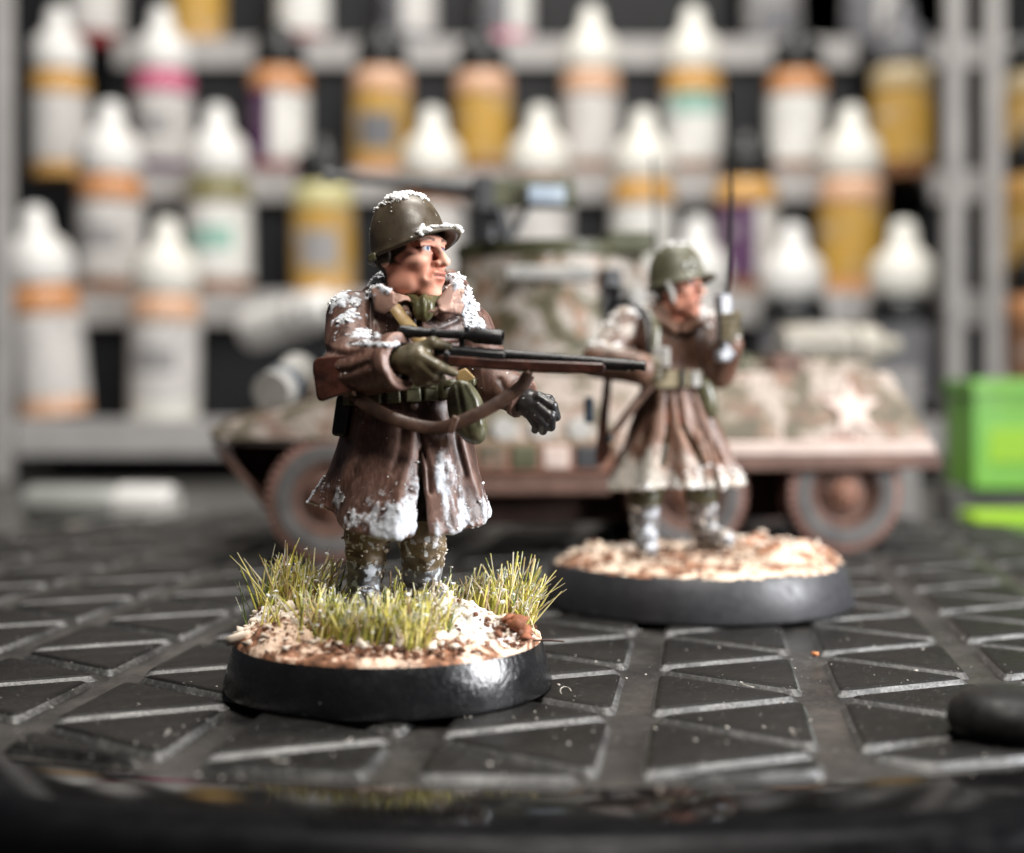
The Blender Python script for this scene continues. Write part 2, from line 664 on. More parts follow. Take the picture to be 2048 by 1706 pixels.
shared = {}
for ci in range(-9, 10):
    off0, off1 = -0.51 + ci * PW, -0.51 + (ci + 1) * PW
    for si in range(-2, 22):
        for typ in (0, 1):
            # nodes on even column lines sit at 9.95 + k*PP, odd ones half a side further
            s0 = 9.95 + (si - 6) * PP + (0.5 * PP if ci % 2 else 0)
            if typ == 0:        # side on the left line, tip on the right one
                q = [(off0, s0), (off1, s0 + PP / 2), (off0, s0 + PP)]
            else:               # side on the right line, tip on the left one
                q = [(off1, s0 - PP / 2), (off1, s0 + PP / 2), (off0, s0)]
            poly = [n_ax * a + e_ax * s for a, s in q]
            cen = sum(poly) / 3
            far = max(np.linalg.norm(p - TT) for p in poly)
            gaps = [0.062, 0.062, 0.12] if typ == 0 else [0.12, 0.062, 0.062]
            if far < 9.3:
                if typ not in shared: shared[typ] = pad_mesh(poly, gaps, cen)
                me = shared[typ]
            else:
                if np.linalg.norm(cen - TT) > 10.2: continue
                pc = clip_circle(poly, TT, 9.22)
                if len(pc) < 3: continue
                # gap widths by edge direction: column lines get the wide gap
                gp = []
                for i in range(len(pc)):
                    t = pc[(i + 1) % len(pc)] - pc[i]
                    L_ = np.linalg.norm(t)
                    if L_ < 1e-6: gp.append(0.0); continue
                    mid = (pc[i] + pc[(i + 1) % len(pc)]) / 2
                    on_rim = np.linalg.norm(mid - TT) > 9.15
                    gp.append(0.02 if on_rim else (0.12 if abs(t @ e_ax) / L_ > 0.97 else 0.062))
                keep = [i for i in range(len(pc)) if np.linalg.norm(pc[(i + 1) % len(pc)] - pc[i]) > 1e-5]
                pc = [pc[i] for i in keep]; gp = [gp[i] for i in keep]
                if len(pc) < 3: continue
                me = pad_mesh(pc, gp, cen)
                if me is None: continue
            o = bpy.data.objects.new('pad', me)
            COL.objects.link(o)
            o.parent = turntable
            o.location = (cen[0] - TT[0], cen[1] - TT[1], 0.004)

# crumbs, lint and dust lying on the plate
rng = np.random.default_rng(3)
n = 900
D_ = 7.9 + 9 * rng.random(n) ** 1.6; X_ = (rng.random(n) - 0.5) * 0.78 * D_
P = np.stack([X_, D_, np.full(n, 0.002)], 1)
P = P[np.hypot(P[:, 0] - TT[0], P[:, 1] - TT[1]) < 9.6]
V, F = crumbs(P, 0.003 + 0.010 * rng.random(len(P)) ** 4, 5)
m_dust = plain('dust_crumb', (0.38, 0.35, 0.31), 0.8)
o = mesh_obj('dust', V, F, m_dust, None, smooth=False)
tag(o, 'pale dust specks and crumbs strewn over the black pads', 'dust', kind='stuff')
g = Geo()
for (px, py, s, a0) in ((1135, 1385, 0.05, 0.4), (1492, 1370, 0.055, 2.0), (1590, 1468, 0.03, 1.0), (560, 1520, 0.05, 2.6), (690, 1485, 0.04, 4.0), (330, 1470, 0.03, 5)):
    D = CAMH * FPX / (py - HORY); c = at(px, py, D)
    pts = [c + np.array([math.cos(a0 + t * 3.4) * s * (0.6 + 0.6 * t), math.sin(a0 + t * 3.4) * s * 2.2 * (0.6 + 0.6 * t), 0.005 + 0.02 * math.sin(t * 3)]) for t in np.linspace(0, 1, 9)]
    g.tube(pts, 0.0035, 5)
o = g.build('lint', m_dust)
tag(o, 'curled pale lint fibres on the black pads', 'lint', kind='stuff')

# small orange crumb beside the second base
D = CAMH * FPX / (1312 - HORY)
V, F = crumbs(np.array([at(1630, 1310, D) + [0, 0, 0.0]]), np.array([0.045]), 2)
tag(mesh_obj('crumb', V, F, plain('orange_crumb', (0.45, 0.17, 0.06), 0.7), None, smooth=False), 'tiny orange crumb in a groove in front of the plain-rimmed base', 'crumb')

# dark rubber knob near the right front
m_knob = paint('knob_rubber', (0.005, 0.005, 0.005), (0.016, 0.015, 0.014), 8, 0.5, 0.2, 0.2, 40)
g = Geo().lathe([(0.30, 0), (0.37, 0.03), (0.40, 0.10), (0.38, 0.20), (0.30, 0.275), (0.16, 0.30), (0.01, 0.305)], n=36)
o = g.build('rubber_knob', m_knob, sharp=60)
o.location = (3.26, 9.35, -0.006)
tag(o, 'low dark rubber knob sitting on the plate, cut by the frame edge', 'knob')

# table under everything
m_table, nt, b = mk('table_wood', (0.10, 0.06, 0.035), 0.45, 0.4)
tc = nd(nt, 'TexCoord').outputs['Object']
mp = nd(nt, 'Mapping', ins={'Scale': (0.15, 2.2, 1)})
nt.links.new(tc, mp.inputs[0])
c = ramp(nt, noise(nt, 1.4, 6, 0.65, 0.6, vec=mp.outputs[0]), [(0.3, (0.035, 0.022, 0.014)), (0.7, (0.10, 0.060, 0.034))])
nt.links.new(c, b.inputs['Base Color'])
o = mesh_obj('table_top', [(-45, 2, -0.8), (45, 2, -0.8), (45, 75, -0.8), (-45, 75, -0.8), (-45, 2, -3), (45, 2, -3)], [(0, 1, 2, 3), (4, 5, 1, 0)], m_table, None, smooth=False)
tag(o, kind='structure', label='dark brown table under the turntable and the rack')
m_mat = paint('desk_mat', (0.06, 0.058, 0.054), (0.10, 0.096, 0.088), 0.5, 0.4, 0.4, 0.1, 12, 0.01)
g = Geo().box((0, 38.5, -0.77), (34, 18.5, 0.03))
o = g.build('desk_mat', m_mat)
tag(o, 'grey mat on the table behind the turntable', kind='structure')

# ================================================================== paint rack
m_rack = paint('rack_board', (0.30, 0.29, 0.285), (0.40, 0.385, 0.375), 1.5, 0.5, 0.4, 0.1, 20, 0.01)
m_rackdark = plain('rack_back', (0.006, 0.0065, 0.008), 0.6, 0.3)
ROW = [  # depth of the bottle row, height of its shelf
    (44.0, 1.08), (47.5, 5.06), (51.0, 9.46), (54.5, 14.85)]


def make_rack(x0, x1, label):
    r = empty('paint_rack', ((x0 + x1) / 2, 46, -0.75))
    org = np.array(r.location)
    for k, (D, z) in enumerate(ROW):
        g = Geo()
        d0, d1 = D - 1.55, D + 1.95
        g.box(((x0 + x1) / 2, (d0 + d1) / 2, z - 0.15), ((x1 - x0) / 2 - 0.3, (d1 - d0) / 2, 0.145))
        g.box(((x0 + x1) / 2, d0 - 0.16, z - 0.45), ((x1 - x0) / 2 - 0.3, 0.15, 0.55))
        g.build('shelf', m_rack, r, org=org, bevel=0.04)
    g = Geo().box(((x0 + x1) / 2, 57.2, 11), ((x1 - x0) / 2 + 5.5, 0.15, 11.6))
    for k in range(3):
        D, z = ROW[k + 1]
        g.box(((x0 + x1) / 2, ROW[k][0] + 2.1, z - 2.6), ((x1 - x0) / 2 - 0.3, 0.1, 2.1))
    g.build('back_panel', m_rackdark, r, org=org)
    for x in (x0, x1):
        g = Geo().box((x, 42.0, 10.9), (0.25, 0.28, 11.6))
        g.build('post', m_rack, r, org=org, bevel=0.05)
    for x in (x0 + 0.35, x1 - 0.35):
        for k in range(1, 4):
            Geo().box((x, ROW[k][0] - 0.9, (ROW[k][1] - 1.0) / 2 - 0.38), (0.08, 0.5, (ROW[k][1] - 1.0) / 2 + 0.3)).build('bracket', m_rackdark, r, org=org)
    tag(r, label, 'rack', 'paint racks')
    return r


make_rack(-14.98, 13.0, 'wide grey stepped rack filled with most of the paint bottles')
make_rack(14.15, 27.0, 'grey rack cut off by the frame beside the wide rack')

# ------------------------------------------------------------------ bottles
WHITE = (0.70, 0.69, 0.67)
CREAM = (0.70, 0.685, 0.63)
BLACK = (0.012, 0.013, 0.014)
_mc = {}


def cm(color, rough=0.35, spec=0.5):
    k = (color, rough)
    if k not in _mc:
        m, nt_, b_ = mk('plastic_%02d' % len(_mc), color, rough, spec)
        n_ = noise(nt_, 1.6, 3)
        c_ = mixc(nt_, maprange(nt_, n_, 0.35, 0.65, 0, 0.35), color, tuple(v * 0.75 for v in color))
        nt_.links.new(c_, b_.inputs['Base Color'])
        _mc[k] = m
    return _mc[k]


def labm(color):
    """printed paper: smeared lines of small print"""
    k = (color, 'label')
    if k not in _mc:
        m, nt_, b_ = mk('label_paper_%02d' % len(_mc), color, 0.55, 0.4)
        tc_ = nd(nt_, 'TexCoord').outputs['Object']
        mp_ = nd(nt_, 'Mapping', ins={'Scale': (2.2, 2.2, 7.5)})
        nt_.links.new(tc_, mp_.inputs[0])
        n_ = noise(nt_, 1.3, 3, 0.6, vec=mp_.outputs[0])
        n2_ = noise(nt_, 0.9, 2)
        c_ = mixc(nt_, mth(nt_, 'MULTIPLY', maprange(nt_, n_, 0.50, 0.60, 0, 0.55), maprange(nt_, n2_, 0.42, 0.55, 0, 1)), color, (0.14, 0.14, 0.15))
        c_ = mixc(nt_, maprange(nt_, n2_, 0.55, 0.75, 0, 0.5), c_, (0.72, 0.70, 0.67))
        nt_.links.new(c_, b_.inputs['Base Color'])
        _mc[k] = m
    return _mc[k]


def capm(color):
    k = (color, 'cap')
    if k not in _mc:
        m, nt_, b_ = mk('cap_plastic_%02d' % len(_mc), color, 0.38, 0.5)
        n_ = noise(nt_, 1.1, 4, 0.65)
        c_ = mixc(nt_, maprange(nt_, n_, 0.56, 0.70, 0, 0.45), color, tuple(v * k2 for v, k2 in zip(color, (0.75, 0.66, 0.52))))
        nt_.links.new(c_, b_.inputs['Base Color'])
        _mc[k] = m
    return _mc[k]


AMBER, ORANGE, PEACH, PINK = (0.60, 0.34, 0.11), (0.58, 0.28, 0.13), (0.68, 0.42, 0.28), (0.58, 0.16, 0.25)
TAN, OLIVE, LIME_B, GOLD = (0.50, 0.40, 0.24), (0.24, 0.22, 0.11), (0.58, 0.54, 0.28), (0.46, 0.27, 0.05)
PALE, LWHITE, GREY = (0.56, 0.54, 0.52), (0.68, 0.67, 0.64), (0.28, 0.27, 0.27)
PURPLE, GREEN, BROWN, DRED, SLATE = (0.085, 0.03, 0.09), (0.26, 0.44, 0.37), (0.22, 0.10, 0.045), (0.20, 0.03, 0.03), (0.14, 0.14, 0.15)


def bottle(px, row, cap, band, label_c, low, patch, text, lean=0.0, scale=1.0, dz=0.0, D=None, z=None, yaw=0.0):
    """dropper bottle: paint-coloured body, wrapped paper label with a printed patch, tall cap"""
    if D is None: D, z = ROW[row]
    x = (px - 1024.0) / FPX * D
    r = empty('paint_bottle', (x, D, z + 0.012 + dz))
    r.rotation_euler = (0, rad(lean), rad(yaw))
    r.scale = (scale,) * 3
    R = 1.06
    g = Geo().lathe([(R * 0.9, 0), (R, 0.08), (R, 0.55), (R * 0.985, 0.56), (R * 0.985, 3.0), (R, 3.02), (R, 3.55), (R * 0.94, 3.72), (R * 0.8, 3.82), (0.5, 3.86), (0.5, 3.9)], n=28, mats=[0, 0, 0, 0, 0, 1, 1, 1, 1, 1])
    g.build('body', [cm(low, 0.25), cm(band, 0.25)], r, sharp=40)
    # label: four height bands, the printed patch faces the front
    n_ = 28; zs = [0.57, 0.95, 1.45, 2.2, 2.95]
    V = []; F = []; M = []
    for h in zs:
        for i in range(n_):
            a = 2 * math.pi * i / n_
            V.append((R * 1.008 * math.cos(a), R * 1.008 * math.sin(a), h))
    for j in range(4):
        for i in range(n_):
            F.append((j * n_ + i, j * n_ + (i + 1) % n_, (j + 1) * n_ + (i + 1) % n_, (j + 1) * n_ + i))
            a = math.degrees(2 * math.pi * (i + 0.5) / n_)
            dev = (a - 270 + 180) % 360 - 180
            front = abs(dev) < 38
            pm = 0
            if patch:
                if patch[1] == 'mid' and j in (2,) and front: pm = 1
                if patch[1] == 'top' and j == 3 and abs(dev) < 50: pm = 1
                if patch[1] == 'low' and j in (0, 1) and front: pm = 1
                if patch[1] == 'half' and -95 < dev < -5: pm = 1
                if patch[1] == 'big' and j in (1, 2) and front: pm = 1
            M.append(pm)
    mesh_obj('label', V, F, [labm(label_c), labm(patch[0]) if patch else labm(label_c)], r, M)
    if cap == BLACK:
        prof = [(0.86, 3.88), (0.9, 3.92), (0.9, 4.75), (0.84, 4.86), (0.5, 4.95), (0.42, 5.3), (0.3, 5.42), (0.02, 5.45)]
    else:
        prof = [(0.95, 3.88), (1.0, 3.95), (1.0, 4.55), (0.95, 4.85), (0.80, 5.10), (0.56, 5.28), (0.44, 5.45), (0.40, 5.9), (0.33, 6.1), (0.2, 6.2), (0.02, 6.22)]
    g = Geo().lathe(prof, n=28)
    cp = g.build('cap', capm(cap), r, sharp=50)
    tag(r, text, 'bottle', 'paint bottles in the racks')
    return r


BT = [
    # top row (only the lower bodies show)
    (190, 3, BLACK, GREY, PALE, DRED, None, 'grey bottle cut by the top edge, behind the amber-shouldered bottle beside the rack end'),
    (395, 3, BLACK, AMBER, GOLD, AMBER, None, 'gold bottle cut by the top edge, behind the pink-shouldered bottle'),
    (607, 3, BLACK, GREY, LWHITE, DRED, None, 'white bottle with dark red foot cut by the top edge'),
    (820, 3, BLACK, GREY, PALE, SLATE, (SLATE, 'half'), 'grey and dark bottle cut by the top edge, above the gold roundel label'),
    (1012, 3, BLACK, GREY, LWHITE, PINK, (SLATE, 'half'), 'white bottle with pink foot cut by the top edge'),
    (1545, 3, BLACK, GREY, GREY, SLATE, (SLATE, 'low'), 'dull grey bottle cut by the top edge, above the orange-shouldered white bottle'),
    (1745, 3, BLACK, SLATE, PALE, SLATE, (SLATE, 'half'), 'grey bottle cut by the top edge near the rack side panel'),
    # upper row
    (122, 2, WHITE, AMBER, PALE, AMBER, None, 'white-capped bottle with amber shoulder, upper row beside the rack end'),
    (328, 2, WHITE, PINK, PALE, PURPLE, (GREY, 'mid'), 'white-capped bottle with a bright pink shoulder'),
    (556, 2, BLACK, ORANGE, LWHITE, DRED, (PURPLE, 'half'), 'black-capped bottle with half purple, half white label'),
    (762, 2, BLACK, PEACH, GOLD, ORANGE, (SLATE, 'big'), 'black-capped gold bottle with peach shoulder and dark roundel'),
    (968, 2, BLACK, PEACH, GOLD, BROWN, None, 'black-capped gold bottle with peach shoulder and plain label'),
    (1180, 2, CREAM, PEACH, PALE, BROWN, None, 'white-capped bottle with peach shoulder and plain pale label'),
    (1385, 2, CREAM, AMBER, LWHITE, BROWN, (GREEN, 'top'), 'white-capped bottle with amber shoulder and green band on its label'),
    (1592, 2, BLACK, ORANGE, LWHITE, BROWN, None, 'black-capped white bottle with orange shoulder'),
    (1802, 2, SLATE, TAN, GOLD, BROWN, None, 'tan-shouldered gold bottle beside the rack side panel'),
    # middle row
    (218, 1, WHITE, ORANGE, PALE, BROWN, (GREY, 'mid'), 'white-capped bottle with orange shoulder, middle row'),
    (440, 1, WHITE, OLIVE, LWHITE, BROWN, (GREEN, 'mid'), 'white-capped bottle with olive shoulder and green mark'),
    (648, 1, BLACK, LIME_B, GOLD, AMBER, (GREY, 'big'), 'yellow-shouldered gold bottle with grey roundel behind the rifleman'),
    (862, 1, CREAM, BROWN, PALE, BROWN, None, 'cream-capped bottle right above the snowy helmet'),
    (1075, 1, CREAM, BROWN, PALE, BROWN, None, 'cream-capped bottle right above the machine gun'),
    (1285, 1, CREAM, AMBER, LWHITE, BROWN, None, 'cream-capped bottle with amber shoulder between the two helmets'),
    (1488, 1, BLACK, AMBER, LWHITE, BROWN, (PURPLE, 'half'), 'black-capped bottle with amber shoulder and part purple label'),
    (1700, 1, CREAM, PEACH, GOLD, ORANGE, None, 'cream-capped gold bottle with peach shoulder'),
    # bottom row
    (108, 0, WHITE, ORANGE, PALE, PEACH, None, 'leaning white-capped bottle with orange shoulder at the foot of the rack'),
    (328, 0, CREAM, PEACH, PALE, CREAM, (GREY, 'mid'), 'white-capped bottle with pale peach shoulder at the foot of the rack'),
    (1392, 0, WHITE, PALE, LWHITE, BROWN, None, 'white-capped bottle half hidden behind the shouting soldier'),
    (1590, 0, WHITE, BLACK, SLATE, BLACK, None, 'white-capped black-shouldered bottle nearer the shouting soldier'),
    (1802, 0, CREAM, BLACK, SLATE, BLACK, None, 'cream-capped black-shouldered bottle beside the rack side panel'),
    # second rack
    (2066, 2, BLACK, TAN, GOLD, BROWN, None, 'gold bottle on the upper shelf of the cut-off rack'),
    (2070, 1, BLACK, AMBER, GOLD, BROWN, None, 'amber-shouldered gold bottle on the middle shelf of the cut-off rack'),
    (2072, 0, BLACK, ORANGE, BROWN, SLATE, None, 'brown bottle on the bottom shelf of the cut-off rack'),
]
for i, (px, row, cap, band, lab, low, patch, text) in enumerate(BT):
    bottle(px, row, cap, band, lab, low, patch, text, lean=-5.5 if (px == 108) else random.uniform(-1.2, 1.2), yaw=random.uniform(-14, 14), scale=random.uniform(0.97, 1.05), dz=0.1 if px == 108 else 0)

# fallen bottle on the bottom shelf, its white cap to the front
o = bottle(540, 0, WHITE, PALE, LWHITE, PALE, None, 'white bottle lying on its side on the bottom shelf', D=44.0, z=3.55)
o.rotation_euler = (rad(0), rad(78), rad(-30))
o.scale = (0.6,) * 3
o.location = at(500, 660, 43.6)
# bottle lying behind the car
o = bottle(1640, 0, (0.42, 0.39, 0.33), (0.33, 0.305, 0.26), (0.33, 0.305, 0.26), (0.30, 0.275, 0.23), None, 'cream bottle lying on its side behind the armoured car')
o.rotation_euler = (rad(0), rad(90), rad(6)); o.scale = (0.40,) * 3
o.location = at(1560, 690, 28.5)
# carton that holds it up
g = Geo().box((0, 0, 0), (1.7, 0.8, 1.63))
g.box((0, -0.81, 0.2), (1.1, 0.02, 0.5), m=1)
bx = g.build('carton', [cm((0.20, 0.19, 0.18), 0.6), cm((0.30, 0.28, 0.26), 0.6)], bevel=0.05)
bx.location = (at(1650, 690, 28.5)[0], 28.6, 0.90)
tag(bx, 'grey carton behind the armoured car with a cream bottle lying on it', 'carton')

# white bottle lying on the mat at the left
r = empty('glue_bottle', tuple(at(215, 990, 29.5)))
g = Geo().lathe([(0.02, -1.75), (0.36, -1.72), (0.42, -1.6), (0.42, 0.1), (0.36, 0.22), (0.26, 0.26)], n=24)
g.build('body', cm((0.34, 0.35, 0.33), 0.35), r)
g = Geo().lathe([(0.40, 0.26), (0.45, 0.3), (0.45, 1.35), (0.40, 1.45), (0.02, 1.46)], n=24)
g.build('cap', cm(WHITE, 0.4), r)
r.rotation_euler = (0, rad(90), rad(-8))
r.location = (at(215, 990, 29.5)[0], 29.5, -0.74 + 0.46)
tag(r, 'grey bottle with a thick white cap lying on the mat beside the turntable', 'bottle')

# green plastic boxes at the right
m_green = paint('green_plastic', (0.12, 0.40, 0.04), (0.22, 0.46, 0.06), 0.7, 0.4, 0.4, 0.05, 20)
m_lime = paint('lime_plastic', (0.30, 0.52, 0.01), (0.22, 0.45, 0.01), 1.2, 0.4, 0.4, 0.05, 20)
g = Geo().box((0, 0, -0.1), (1.7, 0.9, 0.98)).box((0, -0.02, 1.0), (1.76, 0.97, 0.14)).box((-0.9, -0.91, -0.2), (0.5, 0.02, 0.35), m=1)
o = g.build('green_box', [m_green, m_lime], bevel=0.07)
o.location = (at(1945, 900, 29)[0] + 1.74, 29.9, 1.19)
tag(o, 'bright green plastic box standing behind the car, cut by the frame', 'box')
g = Geo().box((0, 0, 0), (1.9, 0.55, 0.42))
o = g.build('grey_block', m_mat, bevel=0.05)
o.location = (at(1930, 900, 29)[0] + 1.74, 30.0, -0.05 + 0.16)
o.location.z = -0.74 + 0.42 + 0.002
o.scale = (1, 1, 1)
tag(o, 'grey block under the bright green box', 'block')
g = Geo().box((0, 0, 0), (1.3, 0.5, 0.26))
o = g.build('lime_slab', m_lime, bevel=0.06)
o.location = (at(1945, 1010, 27.2)[0] + 1.3, 27.6, -0.74 + 0.262)
tag(o, 'low lime-yellow plastic slab lying in front of the green box', 'slab')
# ================================================================== armoured car model, nose to the left
CAR = empty('armoured_car', (-2.31, 18.15, 0.0), rad(8.8))
tag(CAR, 'whitewashed six-wheeled armoured car model with roof machine gun and a star', 'model car')


def camo(name, wash, olive, mud, lo=0.43, scale=0.95, mudz=None):
    m, nt, b = mk(name, olive, 0.6, 0.35)
    n1 = noise(nt, scale, 5, 0.62, 0.8)
    n2 = noise(nt, scale * 1.7, 4, 0.6, 0.4)
    c = ramp(nt, n1, [(lo - 0.07, olive), (lo, tuple(v * 1.6 for v in olive)), (lo + 0.06, wash)])
    c = mixc(nt, maprange(nt, n2, 0.53, 0.62, 0, 0.9), c, mud)
    chip = noise(nt, 13, 4, 0.7)
    c = mixc(nt, maprange(nt, chip, 0.54, 0.64, 0, 0.8), c, tuple(v * 0.8 for v in olive))
    if mudz:
        tc = nd(nt, 'TexCoord'); sep = nd(nt, 'SeparateXYZ')
        nt.links.new(tc.outputs['Object'], sep.inputs[0])
        zz = mth(nt, 'ADD', sep.outputs[2], mth(nt, 'MULTIPLY', n2, 0.5))
        c = mixc(nt, maprange(nt, zz, mudz, mudz + 0.35, 1, 0), c, mud)
    nt.links.new(c, b.inputs['Base Color'])
    bump(nt, b, chip, 0.3, 0.02)
    return m


m_camo = camo('whitewash_camo', (0.34, 0.285, 0.245), (0.085, 0.071, 0.047), (0.19, 0.112, 0.08), 0.485, 1.2)
m_camolow = camo('muddy_camo', (0.38, 0.30, 0.25), (0.10, 0.09, 0.05), (0.20, 0.095, 0.062), 0.55, 0.9, 1.55)
m_turret = camo('turret_wash', (0.40, 0.36, 0.32), (0.075, 0.066, 0.038), (0.27, 0.155, 0.10), 0.46, 1.7)
m_mud = paint('mud_brown', (0.062, 0.032, 0.024), (0.15, 0.084, 0.062), 3, 0.6, 0.3, 0.3, 30, 0.02)
m_under = plain('underside_black', (0.010, 0.009, 0.009), 0.7, 0.2)
m_olive = paint('olive_drab', (0.040, 0.042, 0.020), (0.075, 0.076, 0.040), 4, 0.5, 0.4, 0.2, 30, 0.01)
m_tyre = paint('tyre_rubber', (0.050, 0.048, 0.047), (0.12, 0.113, 0.108), 2.5, 0.7, 0.3, 0.3, 30, 0.02)
m_tread = paint('tread_mud', (0.16, 0.085, 0.065), (0.27, 0.15, 0.12), 4, 0.7, 0.3, 0.3, 30, 0.02)
m_gun = paint('gun_metal', (0.010, 0.011, 0.013), (0.024, 0.025, 0.028), 5, 0.5, 0.6, 0.1, 40)
m_strap = plain('dark_blue_strap', (0.02, 0.032, 0.05), 0.6)
m_canvas = paint('canvas_roll', (0.22, 0.22, 0.21), (0.36, 0.345, 0.32), 3, 0.8, 0.2, 0.4, 25, 0.02)
m_ammo = paint('ammo_can', (0.22, 0.27, 0.34), (0.36, 0.42, 0.48), 3, 0.4, 0.5, 0.1, 30)
m_star = paint('faded_star', (0.42, 0.33, 0.29), (0.54, 0.44, 0.39), 2.5, 0.6, 0.3, 0.1, 30)

m_dark = paint('shadowed_mud', (0.022, 0.012, 0.009), (0.05, 0.026, 0.019), 3, 0.7, 0.2, 0.3, 30, 0.02)  # shade under the car painted in as a darker mud
# hull: lower tub
uw = lambda v0, v1: (lambda u, z, t: (u, v0 + (v1 - v0) * (t + 0.5), z))
g = Geo()
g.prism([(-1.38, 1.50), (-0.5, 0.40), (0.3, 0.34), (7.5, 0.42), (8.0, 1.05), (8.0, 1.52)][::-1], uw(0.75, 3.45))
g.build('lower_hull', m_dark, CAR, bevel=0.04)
g = Geo()
g.box((3.4, 2.1, 1.2), (4.4, 1.15, 0.33))
g.build('chassis', m_under, CAR)
# upper hull with sloping sides
b0 = [(-1.25, 0.10), (8.12, 0.02), (8.12, 4.15), (-1.25, 4.05)]
t0 = [(0.75, 0.50), (7.72, 0.46), (7.72, 3.72), (0.75, 3.68)]
V = [(u, v, 1.50) for u, v in b0] + [(u, v, 2.43) for u, v in t0]
g = Geo().add(V, [(3, 2, 1, 0), (4, 5, 6, 7), (0, 1, 5, 4), (1, 2, 6, 5), (2, 3, 7, 6), (3, 0, 4, 7)])
g.build('upper_hull', m_camo, CAR, bevel=0.05)
# driver's hood and engine deck
g = Geo()
g.add([(-0.35, 1.0, 2.05), (1.6, 1.0, 2.40), (1.6, 3.2, 2.40), (-0.35, 3.2, 2.05), (0.15, 1.15, 2.80), (1.6, 1.15, 2.88), (1.6, 3.05, 2.88), (0.15, 3.05, 2.80)], [(3, 2, 1, 0), (4, 5, 6, 7), (0, 1, 5, 4), (1, 2, 6, 5), (2, 3, 7, 6), (3, 0, 4, 7)])
hood = g.build('driver_hood', m_camo, CAR, bevel=0.05)
for k in range(2):
    Geo().box((0.7, 1.62 + 0.95 * k, 2.90), (0.36, 0.40, 0.035)).build('hatch', m_olive, hood, bevel=0.03)
g = Geo()
g.box((6.2, 2.1, 2.50), (1.35, 1.35, 0.08))
deck = g.build('engine_deck', m_camo, CAR, bevel=0.03)
for k in range(7):
    Geo().box((5.15 + 0.35 * k, 2.1, 2.60), (0.11, 1.2, 0.03), rot('y', 18)).build('louvre', m_camolow, deck, bevel=0.01)
for k, (u, c) in enumerate(((4.75, 0.34), (5.5, 0.26), (6.3, 0.22))):
    Geo().box((u, 0.86, 2.55), (c, 0.22, 0.13)).build('stowage_box', [m_camo, m_olive, m_mud][k], CAR, bevel=0.03)
# fenders
g = Geo().prism([(-1.52, 1.70), (-1.46, 1.56), (1.55, 1.53), (1.55, 1.95), (0.15, 2.16)], uw(-0.02, 0.72))
g.build('front_fender', m_camo, CAR, bevel=0.03)
g = Geo().prism([(-1.52, 1.70), (-1.46, 1.56), (1.55, 1.53), (1.55, 1.95), (0.15, 2.16)], uw(3.45, 4.15))
g.build('front_fender', m_camo, CAR, bevel=0.03)
g = Geo().prism([(-1.50, 1.52), (-1.42, 1.52), (-0.52, 0.44), (-0.62, 0.42)][::-1], uw(0.2, 0.9))
g.build('mud_flap', m_mud, CAR, bevel=0.01)
for v0, v1 in ((-0.14, 0.7), (3.5, 4.28)):
    g = Geo().prism([(3.7, 1.12), (8.2, 1.12), (8.16, 1.32), (3.7, 1.32)], uw(v0, v1), 1)
    g.prism([(3.72, 1.325), (8.14, 1.325), (8.05, 1.50), (3.72, 1.50)], uw(v0 + 0.02, v1))
    g.build('rear_fender', [m_star, m_mud], CAR, bevel=0.02)
# side locker with rack
g = Geo().box((2.6, 0.30, 1.32), (1.12, 0.36, 0.22))
lk = g.build('side_locker', m_camolow, CAR, bevel=0.04)
Geo().box((2.6, 0.30, 0.95), (1.06, 0.32, 0.13)).build('step', m_mud, lk, bevel=0.04)
for k in range(5):
    Geo().box((1.65 + k * 0.42, -0.075, 1.32), (0.17, 0.02, 0.15)).build('panel', [m_olive, m_camo, m_olive, m_star, m_gun][k], lk, bevel=0.02)
for k in range(4):
    Geo().lathe([(0.01, -0.03), (0.16, -0.03), (0.17, 0), (0.16, 0.03), (0.01, 0.03)], (1.75 + 0.5 * k, 0.08, 1.68), rot('x', 75), 16).build('mine_disc', m_canvas, lk)
# star on the hull side
sl = np.array([0, 0.44, 0.93]); sl /= np.linalg.norm(sl)
nrm = np.cross(np.array([1.0, 0, 0]), sl)
cs_ = np.array([7.05, 0.20, 1.93]) + nrm * 0.012
pts = []
for k in range(10):
    r_ = 0.43 if k % 2 == 0 else 0.18
    a = math.pi / 2 + k * math.pi / 5
    pts.append(cs_ + np.array([1.0, 0, 0]) * r_ * math.cos(a) + sl * r_ * math.sin(a))
V = pts + [p - nrm * 0.02 for p in pts]
F = [tuple(range(10))] + [(i, (i + 1) % 10, 10 + (i + 1) % 10, 10 + i)[::-1] for i in range(10)]
mesh_obj('star', V, F, m_star, CAR, smooth=False)


